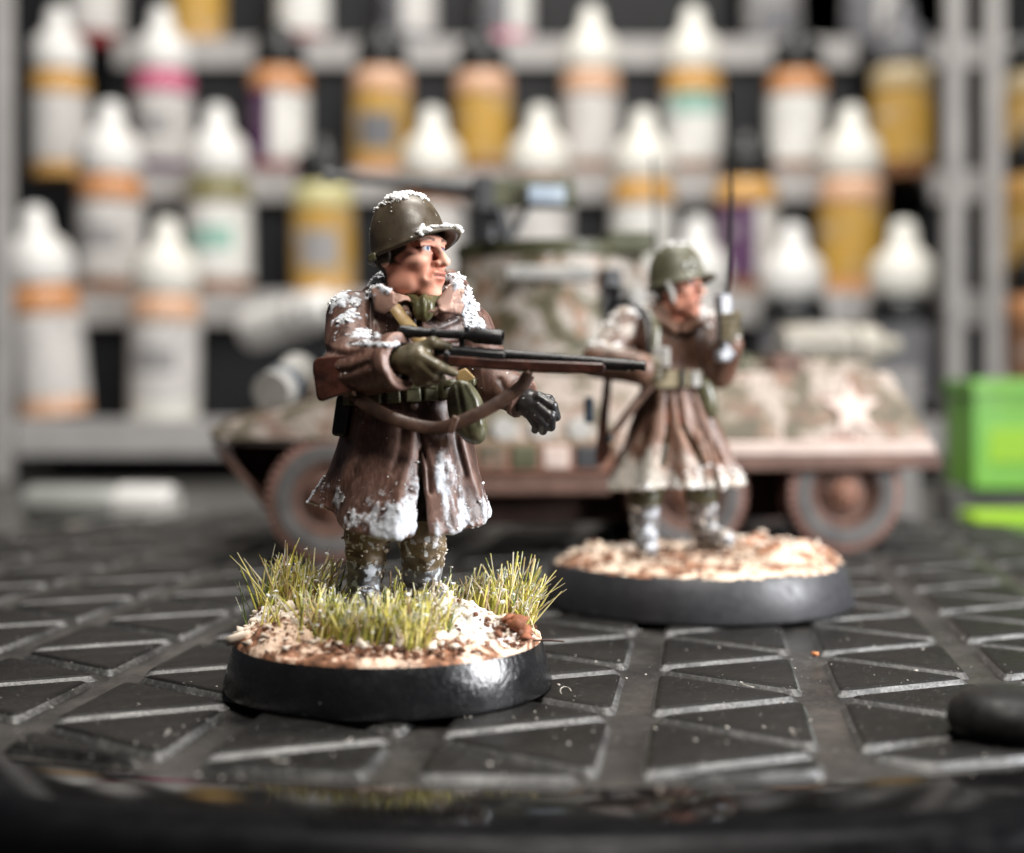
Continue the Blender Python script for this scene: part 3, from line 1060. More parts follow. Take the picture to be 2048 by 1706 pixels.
# wheels
def wheel(u, v, near):
    e = bpy.data.objects.new('wheel', None); COL.objects.link(e); e.parent = CAR
    e.location = (u, v, 0.80)
    e.rotation_euler = (rad(90 if near else -90), rad(random.uniform(0, 60)), 0)   # local z points outwards
    h = 0.235
    g = Geo().lathe([(0.50, -h), (0.70, -h), (0.765, -h * 0.86), (0.775, -h * 0.5), (0.775, h * 0.5), (0.765, h * 0.86), (0.70, h), (0.66, h * 1.04), (0.56, h * 1.03), (0.50, h * 0.92), (0.48, h * 0.5)], n=48, cap=False, mats=[0, 0, 0, 1, 1, 1, 0, 0, 0, 0])
    for k in range(44):
        a = 2 * math.pi * k / 44
        for sg in (-1, 1):
            R = rot('z', math.degrees(a + (0.07 if sg > 0 else 0))) @ rot('x', 20 * sg)
            g.box(R @ np.array([0, 0, 0]) + np.array([0.785 * math.cos(a + (0.07 if sg > 0 else 0)), 0.785 * math.sin(a + (0.07 if sg > 0 else 0)), sg * h * 0.5]), (0.022, 0.026, h * 0.44), R, 1)
    g.build('tyre', [m_tyre, m_tread], e, sharp=45)
    g = Geo().lathe([(0.49, -h * 0.6), (0.50, h * 0.5), (0.50, h * 0.85), (0.46, h * 0.86), (0.43, h * 0.4), (0.36, h * 0.25), (0.27, h * 0.55), (0.24, h * 0.60), (0.01, h * 0.60)], n=32, cap=False)
    g.build('rim', m_mud, e, sharp=45)
    g = Geo().lathe([(0.19, 0), (0.19, h * 0.85), (0.13, h * 1.0), (0.10, h * 1.15), (0.01, h * 1.18)], n=20, cap=False)
    for k in range(6):
        a = k * math.pi / 3
        g.lathe([(0.028, h * 0.55), (0.028, h * 0.75), (0.01, h * 0.77)], (0.215 * math.cos(a), 0.215 * math.sin(a), 0), None, 6)
    g.build('hub', m_camolow, e, sharp=45)


for u in (0.0, 4.72, 6.90):
    wheel(u, 0.26, True)
    wheel(u, 3.95, False)

# turret
TU, TV = 3.17, 1.85
tur = Geo()
ring = []
n_ = 32
V = []; F = []
prof = [(1.36, 2.44), (1.40, 2.75), (1.33, 3.35), (1.20, 4.02), (1.24, 4.05), (1.24, 4.22), (1.10, 4.22), (1.10, 3.2), (0.02, 3.15)]
for r_, z_ in prof:
    for i in range(n_):
        a = 2 * math.pi * i / n_
        q = 1 + 0.05 * math.cos(4 * a)
        V.append((TU + r_ * q * math.cos(a) * 1.05, TV + r_ * q * math.sin(a), z_))
M = []
for j in range(len(prof) - 1):
    for i in range(n_):
        F.append((j * n_ + i, j * n_ + (i + 1) % n_, (j + 1) * n_ + (i + 1) % n_, (j + 1) * n_ + i)); M.append(1 if 3 <= j < 6 else (2 if j >= 6 else 0))
tur = mesh_obj('turret', V, F, [m_turret, m_olive, m_under], CAR, M, True, 40)
Geo().box((TU - 1.28, TV, 3.25), (0.22, 0.55, 0.42)).build('mantlet', m_turret, tur, bevel=0.08)
Geo().cyl((TU - 1.45, TV, 3.25), (TU - 3.2, TV, 3.30), 0.11, 0.075).build('gun_barrel', m_olive, tur)
Geo().box((TU + 0.62, TV - 1.22, 3.35), (0.14, 0.10, 0.48), rot('z', 28)).build('bracket', m_gun, tur, bevel=0.03)
Geo().box((TU + 1.0, TV - 0.98, 3.30), (0.2, 0.12, 0.3), rot('z', 42)).build('stowage_box', m_canvas, tur, bevel=0.04)
Geo().box((TU - 0.25, TV - 1.34, 3.75), (0.62, 0.10, 0.10)).build('rolled_net', m_canvas, tur, bevel=0.05)
g = Geo().box((TU + 0.95, TV - 0.75, 4.22), (0.32, 0.30, 0.14))
g.build('seat_box', m_olive, tur, bevel=0.03)
Geo().cyl((TU - 1.0, TV - 0.9, 4.22), (TU - 1.0, TV - 0.9, 4.42), 0.1).build('grab_handle', m_gun, tur)
# roof machine gun on its pintle
TG = TU; TU = TU - 0.72
MG = bpy.data.objects.new('machine_gun', None); COL.objects.link(MG); MG.parent = CAR
zc = 4.93
Geo().box((TU + 0.30, TV - 0.35, zc), (0.70, 0.14, 0.19)).box((TU + 0.62, TV - 0.35, zc + 0.17), (0.28, 0.09, 0.02)).build('receiver', m_olive, MG, bevel=0.02)
g = Geo().cyl((TU - 0.3, TV - 0.35, zc + 0.04), (TU - 1.15, TV - 0.36, zc + 0.10), 0.11, 0.10)
g.cyl((TU - 1.15, TV - 0.36, zc + 0.10), (TU - 2.35, TV - 0.38, zc + 0.185), 0.072, 0.066)
g.cyl((TU - 2.35, TV - 0.38, zc + 0.185), (TU - 2.5, TV - 0.383, zc + 0.195), 0.10)
g.build('barrel', m_gun, MG)
Geo().box((TU + 0.55, TV - 0.60, zc - 0.04), (0.26, 0.12, 0.12)).build('ammunition_can', m_ammo, MG, bevel=0.02)
Geo().box((TU - 0.30, TV - 0.40, zc - 0.03), (0.13, 0.2, 0.25)).build('cradle', m_gun, MG, bevel=0.03)
g = Geo().cyl((TU - 0.1, TV - 0.36, zc - 0.15), (TU + 0.05, TV - 0.36, 4.2), 0.09, 0.12)
g.cyl((TU + 0.35, TV - 0.36, zc - 0.15), (TU + 0.1, TV - 0.36, 4.3), 0.05)
g.build('pintle', m_gun, MG)
g = Geo()
for s_ in (-1, 1):
    g.cyl((TU + 0.94, TV - 0.35 + 0.06 * s_, zc + 0.02), (TU + 1.05, TV - 0.35 + 0.06 * s_, zc - 0.08), 0.03)
g.build('grip', m_gun, MG)
TU = TG
# whip aerials
for u, v, z1, z2, nm in ((4.52, 0.9, 2.4, 5.42, 'aerial'),):
    g = Geo().lathe([(0.07, 0), (0.05, 0.2), (0.03, 0.22)], (u, v, z1), None, 10)
    g.tube([(u, v, z1 + 0.2), (u - 0.02, v, z1 + 1.5), (u - 0.08, v, z2)], [0.034, 0.028, 0.02], 6)
    g.build(nm, m_gun, CAR)
# stowage on the nose
g = Geo().tube(spline([(-0.75, 0.35, 2.16), (-0.5, 0.9, 2.3), (-0.42, 1.6, 2.42), (-0.4, 2.6, 2.42)], 5), 0.27, 14)
roll = g.build('bed_roll', m_canvas, CAR)
g = Geo().tube(spline([(0.15, 0.3, 2.35), (0.3, 0.9, 2.55), (0.35, 1.5, 2.62), (0.4, 2.4, 2.62)], 5), 0.3, 14)
roll2 = g.build('bed_roll', m_canvas, CAR)
for c_, r_ in (((-0.62, 0.62, 2.22), 0.29), ((0.22, 0.65, 2.46), 0.32)):
    Geo().cyl(np.array(c_) + [-0.03, -0.07, -0.03], np.array(c_) + [0.03, 0.07, 0.03], r_).build('strap', m_strap, roll)
# ================================================================== figures: shared pieces
m_skin, nt, b = mk('painted_skin', (0.5, 0.22, 0.15), 0.62, 0.3)
ed = attr(nt, 'edge')
c = ramp(nt, maprange(nt, ed, -0.55, 0.50, 0, 1), [(0.0, (0.17, 0.036, 0.024)), (0.30, (0.42, 0.145, 0.095)), (0.55, (0.62, 0.28, 0.195)), (1.0, (0.86, 0.56, 0.43))])
c = mixc(nt, maprange(nt, noise(nt, 6, 3), 0.35, 0.65, 0, 0.22), c, (0.46, 0.16, 0.11))
c = mixc(nt, attr(nt, 'lip'), c, (0.42, 0.115, 0.09))
c = mixc(nt, attr(nt, 'dark'), c, (0.05, 0.014, 0.010))
c = mixc(nt, attr(nt, 'eye'), c, (0.50, 0.49, 0.48))
c = mixc(nt, attr(nt, 'iris'), c, (0.02, 0.05, 0.13))
c = mixc(nt, attr(nt, 'hair'), c, (0.022, 0.014, 0.009))
nt.links.new(c, b.inputs['Base Color'])
b.inputs['Subsurface Weight'].default_value = 0.0
bump(nt, b, noise(nt, 60, 3), 0.12, 0.004)


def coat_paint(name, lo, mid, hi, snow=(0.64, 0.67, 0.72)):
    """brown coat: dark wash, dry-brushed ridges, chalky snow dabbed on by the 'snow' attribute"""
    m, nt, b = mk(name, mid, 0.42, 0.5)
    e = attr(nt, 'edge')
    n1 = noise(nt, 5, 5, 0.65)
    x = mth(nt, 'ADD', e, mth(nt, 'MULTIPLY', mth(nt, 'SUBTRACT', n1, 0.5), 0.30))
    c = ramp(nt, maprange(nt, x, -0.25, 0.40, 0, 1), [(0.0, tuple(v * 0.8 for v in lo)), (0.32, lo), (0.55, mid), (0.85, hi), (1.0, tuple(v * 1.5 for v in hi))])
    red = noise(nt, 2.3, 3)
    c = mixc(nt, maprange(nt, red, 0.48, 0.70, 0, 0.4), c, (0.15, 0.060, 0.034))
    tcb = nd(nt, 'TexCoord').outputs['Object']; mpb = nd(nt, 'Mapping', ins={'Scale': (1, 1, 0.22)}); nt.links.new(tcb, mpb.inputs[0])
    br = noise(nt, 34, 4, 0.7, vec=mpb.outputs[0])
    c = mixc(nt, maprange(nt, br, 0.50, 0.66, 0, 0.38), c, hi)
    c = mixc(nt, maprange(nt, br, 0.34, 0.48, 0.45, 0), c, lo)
    sp = noise(nt, 24, 2, 0.5)
    c = mixc(nt, maprange(nt, sp, 0.735, 0.75, 0, 0.9), c, (0.55, 0.52, 0.50))
    s = attr(nt, 'snow')
    sn = noise(nt, 26, 5, 0.75)
    sf = maprange(nt, mth(nt, 'ADD', s, mth(nt, 'MULTIPLY', mth(nt, 'SUBTRACT', sn, 0.5), 1.25)), 0.30, 0.74, 0, 1)
    sc_ = ramp(nt, noise(nt, 11, 5, 0.7), [(0.34, tuple(v * 0.55 for v in snow)), (0.6, snow)])
    c = mixc(nt, sf, c, sc_)
    nt.links.new(c, b.inputs['Base Color'])
    nt.links.new(maprange(nt, mth(nt, 'ADD', mth(nt, 'MULTIPLY', sf, 0.4), mth(nt, 'MULTIPLY', n1, 0.35)), 0.1, 0.5, 0.40, 0.76), b.inputs['Roughness'])
    bump(nt, b, mth(nt, 'ADD', noise(nt, 45, 4, 0.7), mth(nt, 'MULTIPLY', sf, 1.2)), 0.28, 0.008)
    return m


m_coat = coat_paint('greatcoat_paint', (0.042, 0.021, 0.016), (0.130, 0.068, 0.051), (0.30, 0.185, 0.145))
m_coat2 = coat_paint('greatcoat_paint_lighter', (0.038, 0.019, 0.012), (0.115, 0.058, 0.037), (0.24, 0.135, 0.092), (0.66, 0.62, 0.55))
m_snow, nt, b = mk('snow_flock', (0.78, 0.80, 0.82), 0.75, 0.3)
c = ramp(nt, noise(nt, 20, 3), [(0.35, (0.60, 0.60, 0.60)), (0.6, (0.84, 0.84, 0.83))])
nt.links.new(c, b.inputs['Base Color'])
m_snowc = paint('snow_cream', (0.58, 0.46, 0.36), (0.84, 0.76, 0.66), 12, 0.75, 0.3, 0.3, 60)
m_inner_shade = plain('inner_shade', (0.018, 0.012, 0.011), 0.7, 0.3)  # shade inside the coat, painted dark onto the torso and thighs
m_helmet = paint('helmet_paint', (0.034, 0.024, 0.014), (0.080, 0.060, 0.038), 4.5, 0.40, 0.5, 0.22, 70, 0.004, ((0.5, 0.47, 0.42), 30, 0.77))
m_helmet2 = paint('helmet_paint_lighter', (0.07, 0.068, 0.042), (0.115, 0.11, 0.07), 4, 0.45, 0.5, 0.15, 60)
m_web = paint('webbing_olive', (0.045, 0.042, 0.020), (0.125, 0.118, 0.066), 7, 0.33, 0.55, 0.25, 70, 0.004)
m_strapk = paint('khaki_strap', (0.19, 0.125, 0.045), (0.30, 0.20, 0.085), 7, 0.45, 0.4, 0.2, 60)
m_glove = paint('glove_olive', (0.034, 0.027, 0.013), (0.135, 0.108, 0.062), 6, 0.38, 0.5, 0.2, 60, 0.004)
m_gloveb = paint('glove_black', (0.008, 0.008, 0.009), (0.034, 0.032, 0.032), 7, 0.36, 0.5, 0.25, 60, 0.004, ((0.5, 0.5, 0.52), 14, 0.68))
m_trouser = paint('gaiter_paint', (0.055, 0.036, 0.018), (0.23, 0.165, 0.095), 5, 0.42, 0.5, 0.3, 50, 0.006, ((0.50, 0.50, 0.50), 15, 0.56))
m_boot = paint('boot_paint', (0.06, 0.055, 0.053), (0.24, 0.23, 0.23), 6, 0.5, 0.4, 0.35, 40, 0.006, ((0.58, 0.62, 0.67), 11, 0.52))
m_wood = paint('rifle_wood', (0.022, 0.007, 0.005), (0.085, 0.029, 0.018), 5, 0.36, 0.5, 0.15, 60, 0.004)
m_wood.node_tree.nodes['Noise Texture'].inputs['Distortion'].default_value = 0.6
m_steel = paint('rifle_steel', (0.007, 0.007, 0.0075), (0.018, 0.017, 0.018), 8, 0.34, 0.4, 0.06, 40)
m_leather = paint('sling_leather', (0.036, 0.018, 0.011), (0.115, 0.062, 0.042), 11, 0.42, 0.5, 0.25, 60, 0.004)
m_scarf = paint('scarf_olive', (0.042, 0.040, 0.014), (0.115, 0.105, 0.045), 6, 0.36, 0.5, 0.2, 50)
m_rim1 = paint('base_gloss_black', (0.006, 0.006, 0.0065), (0.010, 0.010, 0.011), 4, 0.24, 0.6, 0.55, 24, 0.010, ((0.42, 0.42, 0.42), 15, 0.775), 0.08)
m_rim2 = paint('base_satin_black', (0.026, 0.026, 0.029), (0.038, 0.038, 0.042), 5, 0.46, 0.45, 0.3, 14, 0.010, ((0.16, 0.155, 0.15), 9, 0.72), 0.09)


def head_sdf(q, shout=0.0):
    """head that looks along -y, z up; about 0.66 tall"""
    d = ell(q, (0, 0.03, 0.08), (0.215, 0.265, 0.26))
    d = smin(d, ell(q, (0, -0.055, -0.12), (0.172, 0.185, 0.20)), 0.08)
    d = smin(d, ell(q, (0, -0.175, -0.285), (0.085, 0.075, 0.065)), 0.06)          # chin
    for s in (-1, 1):
        d = smin(d, ell(q, (s * 0.115, -0.150, -0.055), (0.075, 0.085, 0.060)), 0.05)   # cheek bones
        d = smin(d, ell(q, (s * 0.125, -0.02, -0.205), (0.06, 0.11, 0.08)), 0.06)      # jaw corner
        d = smin(d, ell(q, (s * 0.228, 0.045, -0.02), (0.022, 0.050, 0.075)), 0.02)     # ears
    d = smin(d, ell(q, (0, -0.205, 0.085), (0.165, 0.055, 0.034)), 0.035)           # brow
    d = smin(d, ell(q, (0, -0.195, -0.165), (0.115, 0.075, 0.080)), 0.05)           # muzzle
    for s in (-1, 1):
        d = smax(d, -ell(q, (s * 0.088, -0.262, 0.028), (0.060, 0.052, 0.030)), 0.03)   # sockets
        d = smin(d, ell(q, (s * 0.088, -0.188, 0.022), (0.052, 0.046, 0.040)), 0.008)   # eyeballs
        d = smin(d, rc(q, (s * 0.045, -0.236, 0.052), (s * 0.140, -0.205, 0.050), 0.013, 0.010), 0.016)  # upper lids
        d = smin(d, rc(q, (s * 0.050, -0.228, -0.006), (s * 0.130, -0.205, -0.004), 0.010, 0.008), 0.016)
    d = smin(d, rc(q, (0, -0.232, 0.055), (0, -0.312, -0.072), 0.022, 0.036), 0.030)    # nose
    for s in (-1, 1):
        d = smin(d, ell(q, (s * 0.038, -0.268, -0.082), (0.026, 0.034, 0.024)), 0.018)
        d = smax(d, -rc(q, (s * 0.060, -0.262, -0.090), (s * 0.100, -0.235, -0.170), 0.010, 0.014), 0.03)  # smile folds
    d = smax(d, -ell(q, (0, -0.285, -0.112), (0.016, 0.02, 0.02)), 0.02)
    if shout:
        d = smax(d, -ell(q, (0, -0.275, -0.185), (0.045, 0.07, 0.045)), 0.02)
        d = smin(d, ell(q, (0, -0.255, -0.135), (0.060, 0.022, 0.014)), 0.015)
        d = smin(d, ell(q, (0, -0.245, -0.235), (0.050, 0.022, 0.016)), 0.015)
    else:
        d = smin(d, ell(q, (0, -0.262, -0.146), (0.066, 0.024, 0.015)), 0.012)          # lips
        d = smin(d, ell(q, (0, -0.256, -0.184), (0.056, 0.026, 0.018)), 0.012)
        d = smax(d, -rc(q, (-0.07, -0.272, -0.166), (0.07, -0.272, -0.166), 0.007, 0.007), 0.008)
        d = smax(d, -ell(q, (0, -0.262, -0.222), (0.05, 0.02, 0.014)), 0.02)
    return d


def head_attrs(q):
    """paint masks on the head, from local points"""
    x, y, z = q[:, 0], q[:, 1], q[:, 2]
    a = {}
    front = (y < -0.12)
    ex = np.minimum(np.abs(x - 0.090), np.abs(x + 0.090))
    lens = (ex / 0.040) ** 2 + ((z - 0.022) / 0.0165) ** 2
    a['eye'] = np.where(front & (lens < 1), 1.0, 0.0)
    xo = np.abs(np.abs(x) - 0.090)
    # he glances ahead: iris in the lens centre
    a['iris'] = np.where(front & ((xo / 0.017) ** 2 + ((z - 0.026) / 0.017) ** 2 < 1), 1.0, 0.0)
    a['dark'] = np.where(front & (lens >= 1) & (lens < 2.4) & (z > 0.026), 0.9, 0.0)
    lp = (np.abs(x) / 0.066) ** 2 + ((z + 0.166) / 0.036) ** 2
    a['lip'] = np.where((y < -0.22) & (lp < 1), 0.6, 0.0)
    a['dark'] = np.maximum(a['dark'], np.where((y < -0.22) & (np.abs(z + 0.166) < 0.0075) & (np.abs(x) < 0.066), 0.75, 0))
    hl = np.clip((y + 0.085 + 0.05 * np.sin(z * 40)) / 0.03, 0, 1) * np.clip((z + 0.09) / 0.03, 0, 1)
    hb = np.clip((z - 0.105) / 0.02, 0, 1)
    bk = np.clip((y - 0.08) / 0.04, 0, 1) * np.clip((z + 0.22) / 0.05, 0, 1)
    brow = np.where((y < -0.17) & (np.abs(z - 0.080 - 0.15 * (0.09 - np.abs(np.abs(x) - 0.09))) < 0.012) & (np.abs(np.abs(x) - 0.095) < 0.06), 0.8, 0)
    a['hair'] = np.clip(np.maximum.reduce([hl, hb, bk, brow]), 0, 1)
    return a


def helmet_mesh(name, c, R, parent, org, mat, scale=1.0, visor=0.115):
    """steel helmet shell; local -y is the front, rim plane at z = 0"""
    nphi, nv = 96, 44
    V = []; F = []
    H = 0.44
    for j in range(nv + 1):
        v = j / nv
        for i in range(nphi):
            ph = 2 * math.pi * i / nphi
            cf, sf = math.cos(ph), math.sin(ph)      # cf = 1 at the front
            zr = -0.02 + 0.012 * math.cos(2 * ph) - 0.025 * max(0, -cf) ** 2
            z = zr + (H - zr) * math.sin(v * math.pi / 2) ** 0.93
            t = max(0.0, min(1.0, (z - zr) / (H - zr)))
            r = (max(0.0, 1 - t ** 2.75)) ** (1 / 2.15)
            a = 0.270; bb = 0.318 if cf > 0 else 0.305
            low = max(0.0, 1 - (z - zr) / 0.075)
            fl = 0.026 * low ** 2 + visor * max(0.0, cf) ** 2.2 * max(0.0, 1 - (z - zr) / 0.10) ** 1.35 + 0.02 * max(0, -cf) ** 2 * low
            x = sf * (a * r + fl); y = -cf * (bb * r + fl)
            V.append((x, y, z + 0.035 * low * max(0, cf) ** 3))
    for j in range(nv):
        for i in range(nphi):
            F.append((j * nphi + i, j * nphi + (i + 1) % nphi, (j + 1) * nphi + (i + 1) % nphi, (j + 1) * nphi + i))
    V = np.array(V) * scale
    dent = (fbm(V, 5, 21, 3) - 0.5)[:, None]
    V = V + V / (np.linalg.norm(V, axis=1)[:, None] + 1e-6) * dent * 0.02
    W = V @ np.asarray(R).T + np.asarray(c)
    o = mesh_obj(name, W, np.array(F), mat, parent, org=org)
    s = o.modifiers.new('shell', 'SOLIDIFY'); s.thickness = 0.022; s.offset = -1
    return o, W, np.array(F)


def skirt_sdf(P, cw, ch, rw, rh, ys, folds, hem, slit=None, pw=1.25, thick=0.08):
    """flared coat skirt: cw/ch centres at waist and hem, folds = (amount, angle, width), hem(angle) = height of its lower edge"""
    z = P[:, 2]
    t = np.clip((cw[2] - z) / (cw[2] - ch[2]), -0.2, 1.25)
    tc = np.clip(t, 0, 1.25)
    cx = cw[0] + (ch[0] - cw[0]) * tc; cy = cw[1] + (ch[1] - cw[1]) * tc
    dx = P[:, 0] - cx; dy = (P[:, 1] - cy) / ys
    rho = np.sqrt(dx * dx + dy * dy); th = np.arctan2(dx, -dy)
    R = rw + (rh - rw) * tc ** pw
    fo = 0
    for fd in folds:
        da = (th - fd[1] + math.pi) % (2 * math.pi) - math.pi
        fo = fo + fd[0] * np.exp(-(da / fd[2]) ** 2) * tc ** (fd[3] if len(fd) > 3 else 1.1)
    R = R + fo
    out = (rho - R) * 0.72
    d = smax(out, (hem(th) - z) * 0.85, 0.035)
    d = np.maximum(d, z - cw[2] - 0.06)
    inner = np.maximum((rho - (R - thick)) * 0.72, z - (cw[2] - 0.25 * (cw[2] - ch[2])))
    d = smax(d, -inner, 0.02)
    if slit:
        a0, wtop, wbot, t0 = slit
        lat = rho * np.sin(th - a0)
        w_ = wtop + (wbot - wtop) * np.clip((t - t0) / (1 - t0), 0, 1)
        cut = np.maximum(np.abs(lat) - w_, -np.cos(th - a0) * rho + 0.1)
        cut = np.maximum(cut, (t0 - t) * (cw[2] - ch[2]))
        d = smax(d, -cut, 0.035)
    return d


def proj(P):
    return np.stack([1024 + FPX * P[:, 0] / P[:, 1], HORY - FPX * (P[:, 2] - CAMH) / P[:, 1]], 1)


def stroke(q, pts, wd):
    """soft mask along a drawn line, for creases and seams"""
    best = np.full(len(q), 1e9, f32)
    for (x0, y0), (x1, y1) in zip(pts[:-1], pts[1:]):
        ax, ay = x1 - x0, y1 - y0
        t = np.clip(((q[:, 0] - x0) * ax + (q[:, 1] - y0) * ay) / (ax * ax + ay * ay), 0, 1)
        best = np.minimum(best, (q[:, 0] - x0 - t * ax) ** 2 + (q[:, 1] - y0 - t * ay) ** 2)
    return np.exp(-best / (wd * wd))


def sd_poly(q, pts):
    """signed distance in drawing pixels, negative inside"""
    best = np.full(len(q), 1e9, f32); ins = np.zeros(len(q), bool)
    for (x0, y0), (x1, y1) in zip(pts, pts[1:] + pts[:1]):
        ax, ay = x1 - x0, y1 - y0
        t = np.clip(((q[:, 0] - x0) * ax + (q[:, 1] - y0) * ay) / (ax * ax + ay * ay), 0, 1)
        best = np.minimum(best, (q[:, 0] - x0 - t * ax) ** 2 + (q[:, 1] - y0 - t * ay) ** 2)
        c_ = ((y0 > q[:, 1]) != (y1 > q[:, 1])) & (q[:, 0] < (x1 - x0) * (q[:, 1] - y0) / (y1 - y0 + 1e-9) + x0)
        ins ^= c_
    return np.where(ins, -1, 1) * np.sqrt(best)


def sstep(a, b, x):
    t = np.clip((x - a) / (b - a), 0, 1)
    return t * t * (3 - 2 * t)


def snow_part(name, lists, parent, org, seed, mat=None):
    """snow lumps: lists of (points, radii)"""
    P = np.concatenate([a for a, _ in lists]); r = np.concatenate([b_ for _, b_ in lists])
    V, F = crumbs(P, r, seed)
    o = mesh_obj(name, V, F, mat or m_snow, parent, org=org, smooth=False)
    o['kind'] = 'stuff'
    return o


def base_disc(parent, org, c, rb, rt, h, mat):
    g = Geo().lathe([(rb - 0.05, 0.0), (rb - 0.008, 0.012), (rb, 0.04), (rt + 0.012, h - 0.03), (rt - 0.01, h), (rt - 0.06, h), (0.02, h)], c, None, 96)
    return g.build('base', mat, parent, sharp=50, org=org)


def terrain(parent, org, c, R, h, lumps, amp, mat, seed, mound=0.2, name='ground_texture', fk=0.45):
    nr, na = 110, 380
    rr = np.linspace(0.0, 1.0, nr); aa = np.linspace(0, 2 * np.pi, na, endpoint=False)
    rg, ag = np.meshgrid(rr, aa, indexing='ij')
    x = c[0] + R * rg * np.cos(ag); y = c[1] + R * rg * np.sin(ag)
    z = h + mound * np.clip(1 - rg ** 2.2, 0, 1) ** 0.8
    p = np.stack([x, y, np.zeros_like(x)], -1).reshape(-1, 3)
    nz = fbm(p, 5, seed, 5).reshape(x.shape) - 0.5
    fine = np.abs(fbm(p, 16, seed + 9, 4).reshape(x.shape) - 0.5) * 2.2 - 0.25
    edge = np.clip((1 - rg) / 0.10, 0, 1) ** 0.7
    z = z + (nz * amp + fine * amp * fk) * (0.25 + 0.75 * edge)
    white = np.zeros_like(z)
    for lm in lumps:
        lx, ly, lr, lh = lm[:4]
        d2 = ((x - lx) ** 2 + (y - ly) ** 2) / lr ** 2
        z = z + lh * np.clip(1 - d2, 0, 1) ** 0.8 * (0.75 + 0.9 * nz) * edge ** 0.5
        if len(lm) > 4: white = np.maximum(white, lm[4] * np.clip(1.25 - d2, 0, 1) ** 0.5)
    z[-1] = h - 0.02
    z = np.maximum(z, h - 0.02)
    V = np.stack([x, y, z], -1).reshape(-1, 3)
    F = []
    i = np.arange(nr - 1)[:, None] * na; j = np.arange(na)[None]; j2 = (j + 1) % na
    Q = np.stack([i + j, i + na + j, i + na + j2, i + j2], -1).reshape(-1, 4)
    o = mesh_obj(name, V, Q, mat, parent, org=org, attrs={'white': white.ravel()})

    def height(px_, py_):
        r_ = np.hypot(px_ - c[0], py_ - c[1]) / R; a_ = np.arctan2(py_ - c[1], px_ - c[0]) % (2 * np.pi)
        ii = np.clip((r_ * (nr - 1)).astype(int), 0, nr - 1); jj = (a_ / (2 * np.pi) * na).astype(int) % na
        return z[ii, jj]
    return o, height


def blades(spots, seed, lean=(0.15, 0.0), width=0.0075):
    """grass fibres; spots rows: x, y, z, length; returns verts, tris, per-vertex hue and height"""
    rng = np.random.default_rng(seed)
    n = len(spots); S = np.asarray(spots, float)
    k = 4
    ang = rng.uniform(0, 6.283, n); spl = np.abs(rng.normal(0, 0.36, n))
    dirv = np.stack([np.cos(ang) * spl + lean[0], np.sin(ang) * spl + lean[1], np.ones(n)], 1)
    dirv /= np.linalg.norm(dirv, axis=1)[:, None]
    bend = np.stack([np.cos(ang), np.sin(ang), -0.3 * np.ones(n)], 1) * rng.uniform(-0.10, 0.34, n)[:, None]
    hue = rng.random(n)
    V = []; H = []; T = []
    for j in range(k):
        t = j / (k - 1)
        p = S[:, :3] + dirv * S[:, 3:4] * t + bend * S[:, 3:4] * t * t
        r_ = width * (1.0 - 0.55 * t) * rng.uniform(0.8, 1.2, n)
        for m in range(3):
            a = m * 2.094 + ang
            V.append(p + np.stack([np.cos(a) * r_, np.sin(a) * r_, 0 * r_], 1)); H.append(hue); T.append(np.full(n, t))
    V = np.stack(V, 1).reshape(-1, 3); H = np.stack(H, 1).ravel(); T = np.stack(T, 1).ravel()
    F = []
    base = np.arange(n) * (3 * k)
    for j in range(k - 1):
        for m in range(3):
            m2 = (m + 1) % 3
            F.append(np.stack([base + j * 3 + m, base + j * 3 + m2, base + j * 3 + 3 + m2, base + j * 3 + 3 + m], 1))
    F = np.concatenate(F)
    tips = S[:, :3] + dirv * S[:, 3:4] + bend * S[:, 3:4]
    return V, F, H, T, tips


m_grass, nt, b = mk('static_grass', (0.3, 0.3, 0.05), 0.55, 0.3)
h = attr(nt, 'hue')
c = ramp(nt, h, [(0.0, (0.07, 0.13, 0.05)), (0.14, (0.34, 0.37, 0.07)), (0.45, (0.76, 0.68, 0.14)), (0.76, (0.86, 0.75, 0.34)), (0.90, (0.42, 0.25, 0.12)), (1.0, (0.72, 0.66, 0.54))])
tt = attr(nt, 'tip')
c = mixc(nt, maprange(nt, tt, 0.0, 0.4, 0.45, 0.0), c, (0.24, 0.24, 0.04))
sn = noise(nt, 14, 2)
c = mixc(nt, mth(nt, 'MULTIPLY', maprange(nt, sn, 0.50, 0.60, 0, 0.85), maprange(nt, tt, 0.35, 0.8, 0, 1)), c, (0.70, 0.68, 0.58))
nt.links.new(c, b.inputs['Base Color'])


def earth(name, dark, mid, snowc, thr, scale):
    m, nt, b = mk(name, mid, 0.7, 0.3)
    n1 = noise(nt, scale, 6, 0.7, 0.4)
    n2 = noise(nt, scale * 4, 4, 0.7)
    c = ramp(nt, n2, [(0.32, dark), (0.5, mid), (0.7, tuple(min(1, v * 1.9) for v in mid))])
    x = mth(nt, 'ADD', n1, mth(nt, 'MULTIPLY', mth(nt, 'SUBTRACT', n2, 0.5), 0.35))
    c = mixc(nt, maprange(nt, x, thr, thr + 0.07, 0, 1), c, ramp(nt, n2, [(0.3, tuple(v * 0.75 for v in snowc)), (0.6, snowc)]))
    wf = maprange(nt, mth(nt, 'ADD', attr(nt, 'white'), mth(nt, 'MULTIPLY', mth(nt, 'SUBTRACT', noise(nt, scale * 6, 5, 0.75), 0.5), 1.5)), 0.40, 0.62, 0, 1)
    c = mixc(nt, wf, c, (0.82, 0.81, 0.79))
    nt.links.new(c, b.inputs['Base Color'])
    bump(nt, b, noise(nt, scale * 9, 4, 0.7), 0.6, 0.02)
    return m


